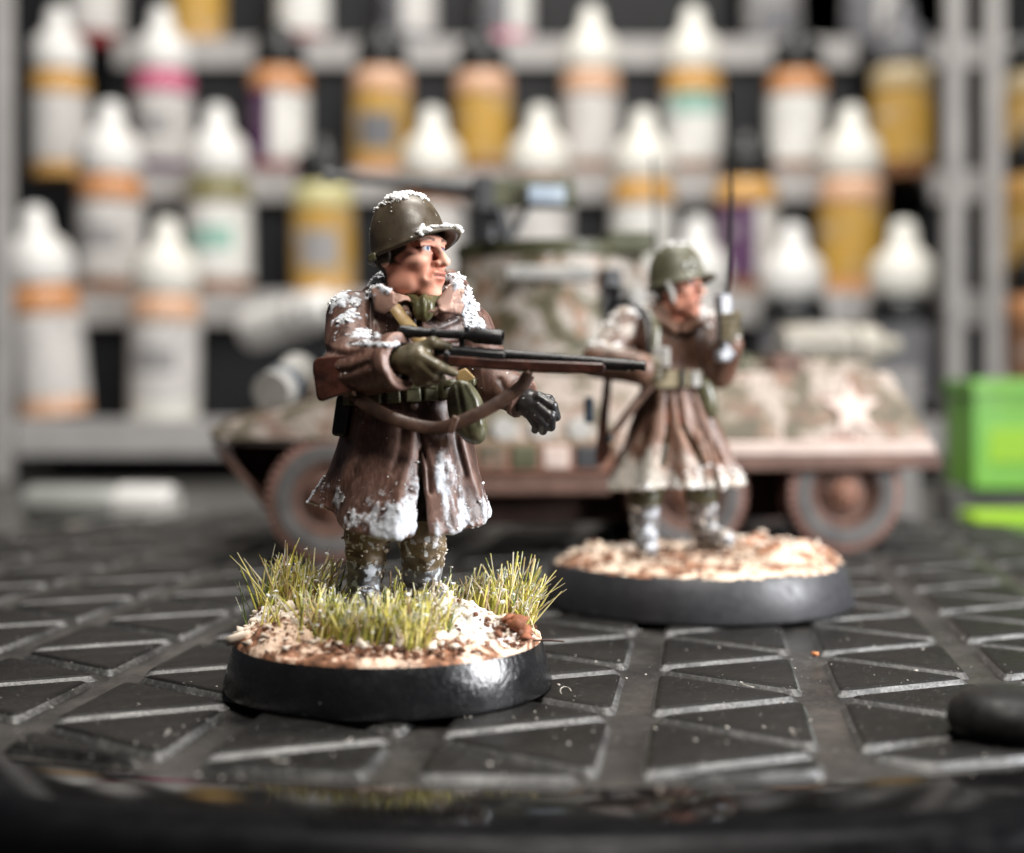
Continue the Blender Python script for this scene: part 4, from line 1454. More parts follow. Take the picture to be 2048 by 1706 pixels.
m_earth1 = earth('basing_paste', (0.030, 0.014, 0.008), (0.24, 0.11, 0.06), (0.78, 0.58, 0.44), 0.47, 3.0)
m_earth2 = earth('basing_paste_snowy', (0.05, 0.024, 0.012), (0.24, 0.11, 0.06), (0.66, 0.52, 0.40), 0.46, 1.9)
m_grit = paint('grit_brown', (0.04, 0.018, 0.010), (0.23, 0.10, 0.055), 9, 0.7, 0.3, 0.3, 60)
# ================================================================== front figure: rifleman in a greatcoat
D0 = 10.9
A = lambda px, py, dy=0.0: at(px, py, D0 + dy)
SA = empty('soldier_figurine', (at(778, 1367, D0)[0], D0, 0.0))
OA = np.array(SA.location)
tag(SA, 'sharp front miniature soldier in snowy brown greatcoat aiming a scoped rifle from the hip', 'figurine', 'painted soldier figurines')

# head frame: turned to the right of the picture
RH = rot('z', 57) @ rot('x', -3)
CH = A(819, 512, -0.07)
HS = 1.06
toloc = lambda P: ((P - CH.astype(f32)) @ RH.astype(f32)) / f32(HS)

# ---- greatcoat
WA = A(815, 788, 0.02); HA = A(806, 1046, 0.0)


def hemA(th):
    # lower edge: high on the left, lowest in front
    return 1.225 + 0.16 * np.exp(-((th + 1.5) / 0.6) ** 2) - 0.045 * np.exp(-((th - 0.1) / 0.8) ** 2) + 0.05 * np.exp(-((th - 1.5) / 0.5) ** 2) + 0.10 * (np.abs(th) > 2.2)


FOLDA = [(0.24, -1.62, 0.30, 3.0), (-0.05, -1.02, 0.26, 1.6), (0.03, -0.5, 0.25), (0.045, -0.06, 0.20), (-0.015, 0.27, 0.10), (0.045, 0.52, 0.20), (-0.03, 0.86, 0.13), (0.05, 1.12, 0.20), (0.05, 1.75, 0.25), (0.06, 2.4, 0.3), (0.05, -2.3, 0.3), (0.04, 3.1, 0.3)]
armdirA = (A(806, 721, -0.66) - A(708, 737, -0.36)); armdirA /= np.linalg.norm(armdirA)
armdirB = (A(1050, 802, -0.12) - A(985, 768, 0.05)); armdirB /= np.linalg.norm(armdirB)
WCREASE = [([(652, 700), (690, 712), (720, 705)], 7, 0.018), ([(660, 745), (700, 742), (735, 728)], 6, 0.016), ([(742, 600), (740, 640), (742, 680)], 5, 0.03),
           ([(835, 640), (842, 700), (838, 770)], 4, 0.022), ([(700, 690), (745, 694)], 6, 0.014), ([(765, 690), (772, 730), (768, 770)], 7, 0.010),
           ([(850, 640), (880, 655), (915, 640)], 6, 0.012), ([(838, 866), (856, 930), (860, 985)], 4, 0.02),
           ([(905, 830), (912, 890), (928, 950)], 8, 0.014), ([(805, 850), (802, 900), (785, 945)], 6, 0.010), ([(880, 850), (890, 905)], 6, 0.012), ([(745, 840), (735, 890), (712, 945)], 12, 0.012),
           ([(1000, 760), (1015, 790), (1010, 815)], 6, 0.014), ([(958, 700), (968, 730)], 6, 0.014), ([(690, 820), (700, 880)], 7, 0.012)]
WRIDGE = [([(830, 842), (822, 910), (800, 985), (795, 1060)], 11, 0.020), ([(884, 880), (905, 960), (915, 1050)], 11, 0.018), ([(925, 870), (945, 950), (972, 1015)], 10, 0.016),
          ([(850, 622), (905, 618)], 7, 0.012), ([(720, 850), (705, 920), (675, 975)], 12, 0.014), ([(700, 655), (690, 690)], 14, 0.010)]


FLAP = [([(741, 576), (762, 566), (790, 584), (815, 590), (829, 598), (822, 606), (812, 602), (797, 606), (786, 618), (768, 628), (748, 620)], 0.045),
        ([(872, 604), (884, 588), (900, 568), (918, 556), (930, 580), (930, 612), (922, 630), (900, 626), (880, 622)], 0.040),
        ([(846, 628), (870, 612), (905, 628), (935, 640), (932, 680), (850, 690), (838, 662)], 0.016)]


def snowA(pn):
    """where snow paste sticks on the skirt, 0..1"""
    zt = (WA[2] - pn[:, 2]) / (WA[2] - HA[2])
    qq = proj(pn)
    b_ = np.clip((zt - 0.30) / 0.65, 0, 1)
    spots = 0.0
    for cx_, cy_, sx, sy, k in ((795, 1050, 50, 34, 0.42), (915, 1035, 46, 45, 0.42), (826, 960, 20, 70, 0.40), (888, 930, 34, 40, 0.38), (775, 975, 26, 34, 0.28), (975, 1025, 26, 26, 0.40), (665, 1000, 60, 24, 0.28), (730, 1035, 50, 20, 0.25), (640, 970, 24, 28, 0.35), (705, 925, 45, 30, -0.45), (858, 1030, 8, 60, -0.5), (935, 930, 18, 40, -0.2)):
        spots = spots + k * np.exp(-((qq[:, 0] - cx_) / sx) ** 2 - ((qq[:, 1] - cy_) / sy) ** 2)
    pv = pn * np.array([1, 1, 0.35], f32)
    return np.clip(0.10 + 0.36 * b_ + spots + (fbm(pv, 9, 72, 4) - 0.5) * 1.6 * (0.25 + b_) + (fbm(pn, 20, 73, 3) - 0.5) * 0.7 * b_, 0, 1.2)


def snowS(pn):
    """snow paste on shoulders and collar, 0..1"""
    qq = proj(pn)
    sp = 0.0
    for cx_, cy_, sx, sy, k in ((688, 604, 40, 40, 0.66), (752, 556, 30, 34, 0.70), (765, 580, 26, 14, 0.5), (945, 618, 22, 46, 0.70), (912, 562, 20, 26, 0.58), (962, 650, 12, 24, 0.6), (715, 668, 46, 17, 0.42), (745, 688, 58, 7, 0.45)):
        sp = np.maximum(sp, k * np.exp(-((qq[:, 0] - cx_) / sx) ** 2 - ((qq[:, 1] - cy_) / sy) ** 2))
    return np.clip(sp + (fbm(pn, 11, 81, 4) - 0.5) * 1.3 * (sp > 0.08), 0, 1.2) * (sp > 0.08)


def coatA(P):
    d = ell(P, A(818, 702, 0.03), (0.405, 0.32, 0.50))
    d = smin(d, ell(P, A(815, 785, 0.02), (0.445, 0.365, 0.24)), 0.12)
    d = smin(d, rc(P, A(712, 640, 0.0), A(928, 655, 0.16), 0.205, 0.195), 0.14)
    d = smin(d, rc(P, A(765, 605, 0.04), A(898, 612, 0.14), 0.155, 0.155), 0.12)
    # collar: stands up behind, opens and folds down in front
    def collar(P):
        d = rc(P, A(752, 588, 0.06), A(775, 566, 0.30), 0.085, 0.085)
        col = [A(775, 562, 0.30), A(830, 552, 0.42), A(890, 556, 0.38), A(918, 578, 0.20), A(916, 598, 0.0)]
        for (p, q), r_ in zip(zip(col[:-1], col[1:]), (0.08, 0.08, 0.085, 0.085)):
            d = smin(d, rc(P, p, q, r_, r_), 0.03)
        d = smin(d, rc(P, A(752, 588, 0.06), A(765, 606, -0.16), 0.085, 0.08), 0.03)
        d = smin(d, rc(P, A(765, 606, -0.16), A(805, 618, -0.26), 0.08, 0.06), 0.03)
        d = smin(d, rc(P, A(914, 600, 0.0), A(885, 620, -0.22), 0.09, 0.06), 0.03)
        return d
    d = smin(d, within(P, A(835, 590, 0.08), 0.75, collar), 0.03)
    # neck opening
    d = smax(d, -rc(P, A(836, 548, 0.02), A(846, 604, -0.36), 0.185, 0.075), 0.02)
    # right arm (at the left of the picture)
    arm = smin(rc(P, A(709, 638, -0.02), A(707, 734, -0.34), 0.222, 0.212), rc(P, A(708, 737, -0.36), A(812, 723, -0.68), 0.218, 0.198), 0.05)
    ce = A(806, 721, -0.66).astype(f32)
    along = (P - ce) @ armdirA.astype(f32)
    band = np.maximum(rc(P, A(760, 728, -0.54), A(830, 718, -0.73), 0.206, 0.204), np.abs(along + 0.045) - 0.045)
    arm = smin(arm, band, 0.014)
    arm = smax(arm, along, 0.02)
    hole = np.maximum(rc(P, A(780, 726, -0.59), A(830, 718, -0.73), 0.135, 0.135), -along - 0.07)
    arm = np.maximum(arm, -hole)
    d = smin(d, arm, 0.022)
    # left arm
    arm = smin(rc(P, A(932, 660, 0.16), A(985, 765, 0.05), 0.205, 0.178), rc(P, A(985, 766, 0.05), A(1056, 804, -0.13), 0.168, 0.146), 0.05)
    ce = A(1050, 802, -0.12).astype(f32)
    along = (P - ce) @ armdirB.astype(f32)
    band = np.maximum(rc(P, A(1020, 786, -0.04), A(1070, 812, -0.18), 0.160, 0.158), np.abs(along + 0.04) - 0.04)
    arm = smin(arm, band, 0.014)
    arm = smax(arm, along, 0.02)
    d = smin(d, arm, 0.022)
    # skirt
    sk = skirt_sdf(P, WA, HA, 0.445, 0.645, 0.90, FOLDA, hemA, (0.285, 0.005, 0.055, 0.42), 1.30)
    d = smin(d, sk, 0.05)
    # creases and ridges sculpted on the front
    near = np.abs(d) < 0.08
    if near.any():
        q = proj(P[near]); fr = np.clip((D0 + 0.15 - P[near][:, 1]) / 0.15, 0, 1)
        add = 0
        for pts, wd, dep in WCREASE: add = add + dep * stroke(q, pts, wd)
        for pts, wd, dep in WRIDGE: add = add - dep * stroke(q, pts, wd)
        for pts, hgt in FLAP: add = add - hgt * sstep(2.2, -2.2, sd_poly(q, pts))
        d[near] += (add * fr).astype(f32)
        d[near] += (fbm(P[near], 4.0, 5, 2) - 0.5) * 0.03
    near = (np.abs(d) < 0.07) & (P[:, 2] > WA[2] + 0.3)
    if near.any():
        pn = P[near]
        d[near] -= sstep(0.34, 0.54, snowS(pn)) * (0.004 + 0.020 * fbm(pn, 21, 82, 3) ** 1.4)
    near = (np.abs(d) < 0.07) & (P[:, 2] < WA[2] - 0.25)
    if near.any():
        pn = P[near]
        d[near] -= sstep(0.46, 0.9, snowA(pn)) * (0.002 + 0.024 * fbm(pn, 24, 71, 3) ** 1.5)
    return d


V, Q = sculpt(coatA, (A(585, 0, 0)[0], D0 - 0.95, A(0, 1100, -0.95)[2] - 0.02), (A(1085, 530, 0)[0], D0 + 0.85, A(0, 528, 0)[2]), 0.0105)
N = vnormals(V, Q)
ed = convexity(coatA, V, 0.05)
q = proj(V)
zt = (WA[2] - V[:, 2]) / (WA[2] - HA[2])
sn = sstep(0.26, 1.05, snowA(V.astype(f32))) * (zt > 0.2)
sn = np.maximum(sn, sstep(0.20, 0.56, snowS(V.astype(f32))) * (V[:, 2] > WA[2] + 0.2))
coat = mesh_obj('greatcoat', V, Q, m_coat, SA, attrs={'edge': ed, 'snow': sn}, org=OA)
COATV, COATN, COATQ = V, N, q
# buttons
for px, py, dy in ((815, 631, -0.335), (868, 623, -0.31), (828, 812, -0.40)):
    Geo().lathe([(0.034, -0.03), (0.036, 0.0), (0.030, 0.014), (0.012, 0.020), (0.002, 0.021)], A(px, py, dy), rot('z', 14) @ rot('x', 80), 16).build('button', m_leather, coat, org=OA)

# ---- body: head, neck, hands and legs in one skin


def handsA(P):
    # right hand closes on the small of the stock
    d = ell(P, A(836, 719, -0.68), (0.115, 0.075, 0.125), rot('y', -20))
    d = smin(d, rc(P, A(812, 720, -0.66), A(836, 720, -0.68), 0.105, 0.10), 0.04)
    F_ = [[A(834, 700, -0.68), A(866, 685, -0.70), A(898, 694, -0.665)], [A(842, 714, -0.745), A(876, 733, -0.765), A(908, 746, -0.735)],
          [A(840, 728, -0.745), A(866, 750, -0.735), A(884, 757, -0.64)], [A(834, 738, -0.73), A(852, 760, -0.70), A(872, 764, -0.60)], [A(826, 746, -0.70), A(838, 764, -0.66), A(858, 768, -0.56)]]
    for i, f_ in enumerate(F_):
        r0 = (0.050, 0.049, 0.047, 0.044, 0.040)[i]
        d = smin(d, rc(P, f_[0], f_[1], r0, r0 * 0.88), 0.018)
        d = smin(d, rc(P, f_[1], f_[2], r0 * 0.88, r0 * 0.66), 0.010)
    # left hand: gloved, half closed, reaching out to the right
    e = ell(P, A(1068, 812, -0.16), (0.10, 0.085, 0.105), rot('y', 32))
    e = smin(e, rc(P, A(1046, 800, -0.11), A(1068, 812, -0.16), 0.10, 0.098), 0.04)
    G_ = [[A(1078, 796, -0.22), A(1104, 812, -0.26), A(1113, 834, -0.22)], [A(1076, 812, -0.235), A(1100, 832, -0.27), A(1102, 854, -0.21)],
          [A(1070, 824, -0.23), A(1088, 846, -0.255), A(1086, 862, -0.19)], [A(1062, 832, -0.20), A(1074, 852, -0.22), A(1070, 860, -0.15)], [A(1072, 796, -0.10), A(1098, 800, -0.10), A(1108, 822, -0.13)]]
    for i, f_ in enumerate(G_):
        r0 = (0.048, 0.049, 0.046, 0.040, 0.046)[i]
        e = smin(e, rc(P, f_[0], f_[1], r0, r0 * 0.9), 0.012)
        e = smin(e, rc(P, f_[1], f_[2], r0 * 0.9, r0 * 0.72), 0.008)
    return d, e


def legsA(P):
    d = rc(P, A(752, 930, 0.12), A(736, 1070, 0.0), 0.18, 0.16)
    d = smin(d, rc(P, A(736, 1070, 0.0), A(732, 1150, 0.03), 0.172, 0.132), 0.03)
    d = smin(d, rc(P, A(732, 1162, 0.05), A(724, 1200, 0.02), 0.125, 0.115), 0.03)
    d = smin(d, rc(P, A(726, 1196, 0.02), A(736, 1202, -0.26), 0.108, 0.098), 0.04)
    e = rc(P, A(848, 930, 0.14), A(846, 1082, 0.04), 0.18, 0.168)
    e = smin(e, rc(P, A(846, 1085, 0.04), A(846, 1150, 0.07), 0.176, 0.150), 0.02)
    e = smin(e, rc(P, A(846, 1155, 0.09), A(850, 1182, 0.08), 0.135, 0.125), 0.03)
    e = smin(e, rc(P, A(852, 1184, 0.08), A(874, 1190, -0.16), 0.110, 0.098), 0.04)
    n_ = np.zeros(len(P), f32)
    k_ = np.minimum(np.abs(d), np.abs(e)) < 0.1
    if k_.any(): n_[k_] = (fbm(P[k_], 7, 44, 2) - 0.5) * 0.05
    rg = 0.010 * np.sin(P[:, 2] * 60 + P[:, 0] * 14)
    return d + n_ + rg * 0.5, e + n_ * 0.7 + rg * 0.4


def bodyA(P):
    d = within(P, CH, 0.62, lambda p: head_sdf(toloc(p)) * HS)
    nb = A(832, 600, 0.0)
    d = smin(d, rc(P, CH + RH @ np.array([0, 0.06, -0.2]), nb, 0.145, 0.15), 0.05)
    torso = smin(ell(P, A(818, 700, 0.04), (0.34, 0.26, 0.42)), ell(P, A(812, 850, 0.02), (0.36, 0.30, 0.42)), 0.1)
    d = smin(d, smin(torso, rc(P, nb, A(820, 680, 0.03), 0.14, 0.2), 0.06), 0.04)
    d = smin(d, smin(rc(P, A(712, 640, 0.0), A(708, 736, -0.35), 0.14, 0.12), rc(P, A(708, 736, -0.35), A(815, 720, -0.665), 0.12, 0.09), 0.05), 0.04)
    d = smin(d, smin(rc(P, A(930, 662, 0.16), A(985, 766, 0.05), 0.13, 0.11), rc(P, A(985, 766, 0.05), A(1050, 802, -0.12), 0.11, 0.09), 0.05), 0.04)
    h1 = within(P, A(850, 725, -0.68), 0.42, lambda p: handsA(p)[0])
    h2 = within(P, A(1078, 820, -0.18), 0.36, lambda p: handsA(p)[1])
    l1, l2 = legsA(P)
    for k in (h1, h2): d = smin(d, k, 0.02)
    for k in (l1, l2): d = smin(d, k, 0.03)
    return d


V, Q = sculpt(bodyA, (A(640, 0, 0)[0], D0 - 0.96, 0.50), (A(1125, 0, 0)[0], D0 + 0.5, A(0, 400, 0)[2]), 0.0082)
ql = toloc(V.astype(f32))
q = proj(V)
att = head_attrs(ql)
inhead = (q[:, 1] < 600) & (np.linalg.norm(V - CH, axis=1) < 0.55)
for k in att: att[k] = np.where(inhead, att[k], 0)
att['edge'] = convexity(bodyA, V, 0.05)
h1, h2 = handsA(V.astype(f32))
cls = np.zeros(len(V), int)
cls[(q[:, 1] > 640) & (q[:, 1] < 1050)] = 5
cls[(np.abs(h1) < 0.03) & (q[:, 1] > 640) & (V[:, 1] < D0 - 0.4)] = 1
cls[(q[:, 0] > 1010) & (q[:, 1] > 760)] = 2
leg = q[:, 1] > 900
cls[leg] = 3
cls[leg & (q[:, 1] < 1045)] = 5
boot = leg & (V[:, 2] < np.where(q[:, 0] < 790, 0.93, 0.86) + 0.10 * (fbm(V, 6, 77, 2) - 0.5))
cls[boot] = 4
fm = np.where((cls[Q] == 5).any(1) & (cls[Q] != 5).any(1), cls[Q].min(1), cls[Q].max(1))
mesh_obj('body', V, Q, [m_skin, m_glove, m_gloveb, m_trouser, m_boot, m_inner_shade], SA, mi=fm, attrs=att, org=OA)
BODYV, BODYN, BODYC = V, vnormals(V, Q), cls

# ---- scarf under the chin
def scarfA(P):
    d = ell(P, A(847, 617, -0.335), (0.082, 0.07, 0.105), rot('y', 6))
    d = smin(d, rc(P, A(800, 600, -0.18), A(846, 606, -0.30), 0.05, 0.06), 0.03)
    d = smin(d, rc(P, A(890, 600, -0.12), A(850, 606, -0.30), 0.05, 0.06), 0.03)
    q = proj(P)
    return d + 0.016 * stroke(q, [(838, 590), (842, 640)], 5) + 0.012 * stroke(q, [(856, 592), (853, 632)], 4)


V, Q = sculpt(scarfA, A(770, 670, -0.6), A(920, 560, 0.0), 0.012)
mesh_obj('scarf', V, Q, m_scarf, SA, org=OA)

# ---- helmet
RHH = RH @ rot('x', -12)
HC = CH + RH @ np.array([0, 0.0, 0.052])
helm, HV, HF = helmet_mesh('helmet', HC, RHH, SA, OA, m_helmet, 0.975, 0.11)
Geo().box(HC + RHH @ np.array([-0.262, 0.16, -0.035]), (0.012, 0.035, 0.03), RHH).build('chin_strap_loop', m_web, helm, org=OA, bevel=0.008)

# ---- web gear
n_ = 72; V = []; F = []
cb = A(815, 780, 0.02)
for j, (dz, dr) in enumerate(((-0.062, 0), (-0.058, 0.022), (0.058, 0.022), (0.062, 0))):
    for i in range(n_):
        a = 2 * math.pi * i / n_
        V.append(cb + np.array([(0.452 + dr) * math.sin(a), -(0.385 + dr) * math.cos(a), dz + 0.03 * math.sin(a)]))
for j in range(3):
    for i in range(n_):
        F.append((j * n_ + i, j * n_ + (i + 1) % n_, (j + 1) * n_ + (i + 1) % n_, (j + 1) * n_ + i))
belt = mesh_obj('belt', V, F, m_web, SA, org=OA, sharp=40)
for a, w_ in ((-8, 0.055), (8, 0.058), (23, 0.055), (38, 0.05), (-24, 0.055), (-40, 0.055), (-58, 0.055), (75, 0.055), (105, 0.055)):
    ar = rad(a)
    p = cb + np.array([0.50 * math.sin(ar), -0.43 * math.cos(ar), -0.012 + 0.03 * math.sin(ar)])
    RR = rot('z', a) @ rot('y', random.uniform(-6, 6))
    g = Geo().box(p, (w_, 0.036, 0.078), RR, top=(w_ * 0.94, 0.030))
    g.box(p + RR @ np.array([0, -0.030, 0.045]), (w_ * 0.9, 0.018, 0.030), RR)
    g.build('pouch', m_web, belt, org=OA, bevel=0.014, seg=3)
# khaki shoulder strap across the chest
Geo().tube([A(782, 602, -0.30), A(792, 618, -0.355), A(812, 645, -0.375), A(838, 676, -0.37), A(850, 700, -0.36)], 0.013, 8, flat=3.7, up=(0.3, -1, 0.2)).build('shoulder_strap', m_strapk, SA, org=OA)
# canteen in its cover, and the flap pouch above it


def canteenA(P):
    R = rot('y', -16)
    d = ell(P, A(933, 822, -0.42), (0.135, 0.095, 0.235), R)
    d = smin(d, ell(P, A(950, 862, -0.42), (0.085, 0.085, 0.10), R), 0.04)
    q = proj(P)
    return d + 0.012 * stroke(q, [(915, 770), (925, 820), (935, 868)], 4) - 0.012 * stroke(q, [(935, 768), (952, 800), (962, 850)], 5)


V, Q = sculpt(canteenA, A(880, 905, -0.62), A(985, 745, -0.2), 0.011)
can = mesh_obj('canteen', V, Q, m_web, SA, org=OA)
Geo().box(A(927, 752, -0.38), (0.075, 0.03, 0.05), rot('y', -25), top=(0.04, 0.02)).build('flap', m_strapk, can, org=OA, bevel=0.012)
Geo().box(A(686, 832, -0.12), (0.062, 0.075, 0.155), rot('y', 8)).build('scabbard', m_steel, SA, org=OA, bevel=0.03, seg=3)

# ---- rifle
dl = lambda px: -0.47 + (px - 640) / 645.0 * (-0.43)
T = lambda px, py, t: at(px, py, D0 + dl(px) + t)
RF = bpy.data.objects.new('rifle', None); COL.objects.link(RF); RF.parent = SA
g = Geo().prism([(627, 724), (635, 715), (700, 709), (790, 702), (840, 700), (868, 706), (900, 710), (1000, 718), (1206, 726), (1212, 732), (1208, 747), (1100, 746), (1000, 740), (905, 733), (872, 730), (845, 736), (800, 750), (740, 772), (690, 788), (643, 803), (634, 797), (626, 742)], T, 0, t0=-0.055, t1=0.055)
g.build('stock', m_wood, RF, org=OA, bevel=0.022, seg=3)
g = Geo()
g.cyl(T(900, 703, 0), T(1208, 724, 0), 0.046, 0.032, 16)
g.cyl(T(1206, 728, 0), T(1258, 731, 0), 0.047, 0.045, 16)
g.cyl(T(1255, 730, 0), T(1290, 732, 0), 0.034, 0.034, 14)
g.cyl(T(1262, 731, 0), T(1270, 731.5, 0), 0.043, 0.043, 14)
g.cyl(T(1284, 732, 0), T(1291, 732.3, 0), 0.039, 0.036, 14)
g.build('barrel', m_steel, RF, org=OA, sharp=40)
g = Geo().prism([(865, 694), (1010, 704), (1010, 720), (905, 714), (868, 708)], T, 0, t0=-0.047, t1=0.047)
g.build('receiver', m_steel, RF, org=OA, bevel=0.012)
g = Geo().cyl(T(893, 700, -0.04), T(893, 706, -0.15), 0.017, 0.017, 10)
g.lathe([(0.004, -0.024), (0.022, -0.012), (0.026, 0), (0.022, 0.012), (0.004, 0.024)], T(893, 708, -0.16), None, 10)
g.build('bolt_handle', m_steel, RF, org=OA)
g = Geo()
fr_ = frame(T(1000, 675, 0) - T(800, 662, 0))
L0 = np.linalg.norm(T(1006, 675.5, 0) - T(798, 662, 0))
RZ = np.stack([fr_[:, 1], fr_[:, 2], fr_[:, 0]], 1)
pr = [(0.002, 0), (0.030, 0.0), (0.044, 0.012), (0.046, 0.10), (0.040, 0.115), (0.040, 0.16), (0.033, 0.19), (0.033, L0 - 0.27), (0.040, L0 - 0.235), (0.056, L0 - 0.205), (0.058, L0 - 0.02), (0.050, L0), (0.046, L0), (0.045, L0 - 0.02), (0.002, L0 - 0.02)]
g.lathe(pr, T(798, 662, 0), RZ, 24, cap=False)
scope = g.build('scope', m_steel, RF, org=OA, sharp=40)
for px in (868, 924):
    py = 662 + (px - 798) * 0.065
    g = Geo().cyl(T(px - 5, py - 0.3, 0), T(px + 5, py + 0.4, 0), 0.044, 0.044, 16)
    g.box(T(px, py + 16, 0), (0.020, 0.022, 0.05))
    g.cyl(T(px, py, -0.03), T(px, py, -0.062), 0.018, 0.014, 10)
    g.build('scope_ring', m_steel, scope, org=OA, sharp=40)
Geo().cyl(T(935, 664, 0), T(935, 654, 0), 0.028, 0.026, 12).build('turret_cap', m_steel, scope, org=OA)
# sling from the stock to the fore-end swivel
sl_ = [at(704, 786, D0 - 0.50), at(738, 812, D0 - 0.58), at(800, 842, D0 - 0.62), at(868, 856, D0 - 0.66), at(914, 846, D0 - 0.69), at(980, 815, D0 - 0.69), at(1038, 776, D0 - 0.67), at(1058, 748, D0 - 0.655)]
sling = Geo().tube(spline(sl_, 7), 0.014, 8, flat=3.4, up=(0, -1, 0.12)).build('sling', m_leather, RF, org=OA)
Geo().box(at(906, 849, D0 - 0.70), (0.028, 0.026, 0.065), rot('y', 20)).build('buckle', m_leather, sling, org=OA, bevel=0.012)
g = Geo().lathe([(0.003, -0.03), (0.022, -0.022), (0.030, 0), (0.022, 0.022), (0.003, 0.03)], T(1057, 746, -0.03), None, 12)
g.cyl(T(1057, 746, -0.03), T(1062, 736, 0.0), 0.018)
g.build('swivel', m_leather, RF, org=OA)
Geo().lathe([(0.003, -0.022), (0.018, -0.014), (0.022, 0), (0.018, 0.014), (0.003, 0.022)], T(708, 787, -0.05), None, 12).build('swivel', m_leather, RF, org=OA)

# ---- base
base = base_disc(SA, OA, (OA[0], OA[1], 0.0), 1.245, 1.158, 0.375, m_rim1)
cx, cy = OA[0], OA[1]
LUMP = [(cx + 0.60, cy - 0.28, 0.44, 0.16, 0.9), (cx - 0.75, cy - 0.40, 0.40, 0.10, 0.25), (cx + 0.15, cy - 0.05, 0.6, 0.05), (cx - 0.9, cy + 0.05, 0.25, 0.14, 0.6), (cx + 0.98, cy - 0.35, 0.2, 0.10)]
ter, hA = terrain(base, OA, (cx, cy), 1.165, 0.37, LUMP, 0.10, m_earth1, 12, 0.17)
rng = np.random.default_rng(11)


def scat(n, cxx, cyy, rr, rmin, rmax, hfun, sq=1.0, pw=2.5, dz=0.0):
    a = rng.uniform(0, 6.283, n); r_ = rr * np.sqrt(rng.random(n))
    x = cxx + r_ * np.cos(a); y = cyy + r_ * np.sin(a) * sq
    k = np.hypot(x - cx, y - cy) < 1.15
    x, y = x[k], y[k]
    rad_ = rmin + (rmax - rmin) * rng.random(len(x)) ** pw
    return np.stack([x, y, hfun(x, y) + rad_ * 0.3 + dz], 1), rad_


# brown grit
P1, r1 = scat(500, cx, cy, 1.13, 0.006, 0.026, hA)
P2, r2 = scat(420, cx + 0.10, cy - 0.88, 0.5, 0.005, 0.030, hA, 0.4)
P3, r3 = scat(80, cx + 0.93, cy - 0.45, 0.20, 0.010, 0.04, hA)
V, F = crumbs(np.concatenate([P1, P2, P3]), np.concatenate([r1, r2, r3]), 8, 1.0)
mesh_obj('grit', V, F, m_grit, base, org=OA, smooth=False)['kind'] = 'stuff'
# snow lumps on the ground
L = [scat(140, cx + 0.60, cy - 0.45, 0.46, 0.005, 0.035, hA, 0.7), scat(60, cx - 0.62, cy - 0.60, 0.42, 0.005, 0.04, hA, 0.7), scat(90, cx - 0.95, cy - 0.05, 0.25, 0.006, 0.045, hA), scat(90, cx + 0.1, cy - 0.75, 0.5, 0.006, 0.05, hA, 0.5),
     scat(260, cx, cy, 1.13, 0.004, 0.018, hA), scat(260, cx + 0.95, cy - 0.35, 0.25, 0.006, 0.030, hA), scat(9, cx - 0.85, cy - 0.2, 0.35, 0.05, 0.10, hA), scat(8, cx - 0.05, cy - 0.8, 0.4, 0.04, 0.075, hA, 0.4)]
# snow on boots
m_ = (BODYC >= 3) & (BODYC < 5) & (BODYV[:, 2] < 1.12)
pr_ = np.where(m_, np.clip(fbm(BODYV, 5, 3, 3) - 0.42, 0, 1) ** 1.5 * np.clip(1.25 - BODYV[:, 2], 0.05, 1), 0)
P_, N_, g_ = pick(BODYV, BODYN, pr_, 620, 5)
L.append((P_, 0.005 + 0.018 * g_.random(len(P_)) ** 2))
snow_part('ground_snow', L, base, OA, 3, m_snowc)
m_rust = paint('rust_rock', (0.14, 0.045, 0.02), (0.36, 0.14, 0.075), 8, 0.7, 0.3, 0.5, 40, 0.01)
P_, r_ = scat(5, cx + 0.99, cy - 0.42, 0.10, 0.06, 0.10, hA)
V, F = crumbs(P_, r_, 4)
mesh_obj('rust_stone', V, F, m_rust, base, org=OA, smooth=False)['kind'] = 'stuff'

# grass tufts
TUF = [('grass_tuft', [(-0.84, 0.28, 0.22, 170, 0.50), (-0.62, 0.12, 0.20, 80, 0.40)], (0.16, 0)),
       ('grass_tuft', [(0.72, 0.42, 0.20, 90, 0.36), (0.98, 0.30, 0.18, 120, 0.50), (0.92, 0.05, 0.16, 50, 0.34)], (0.22, -0.05)),
       ('grass_tuft', [(-0.42, -0.58, 0.18, 80, 0.32), (-0.12, -0.76, 0.20, 100, 0.30), (0.18, -0.80, 0.18, 100, 0.32), (0.34, -0.60, 0.15, 60, 0.28)], (0.18, -0.1)),
       ('grass_tuft', [(-0.02, -0.45, 0.22, 90, 0.24), (0.20, -0.35, 0.18, 60, 0.22), (-0.40, -0.30, 0.18, 60, 0.22)], (0.2, 0)),
       ('grass_tuft', [(-0.1, -0.35, 0.7, 50, 0.22), (-0.65, -0.2, 0.3, 25, 0.24), (0.55, 0.1, 0.3, 25, 0.24)], (0.2, -0.05)),
       ('grass_tuft', [(0.42, 0.40, 0.18, 50, 0.26), (0.02, 0.40, 0.16, 40, 0.30)], (0.2, 0))]
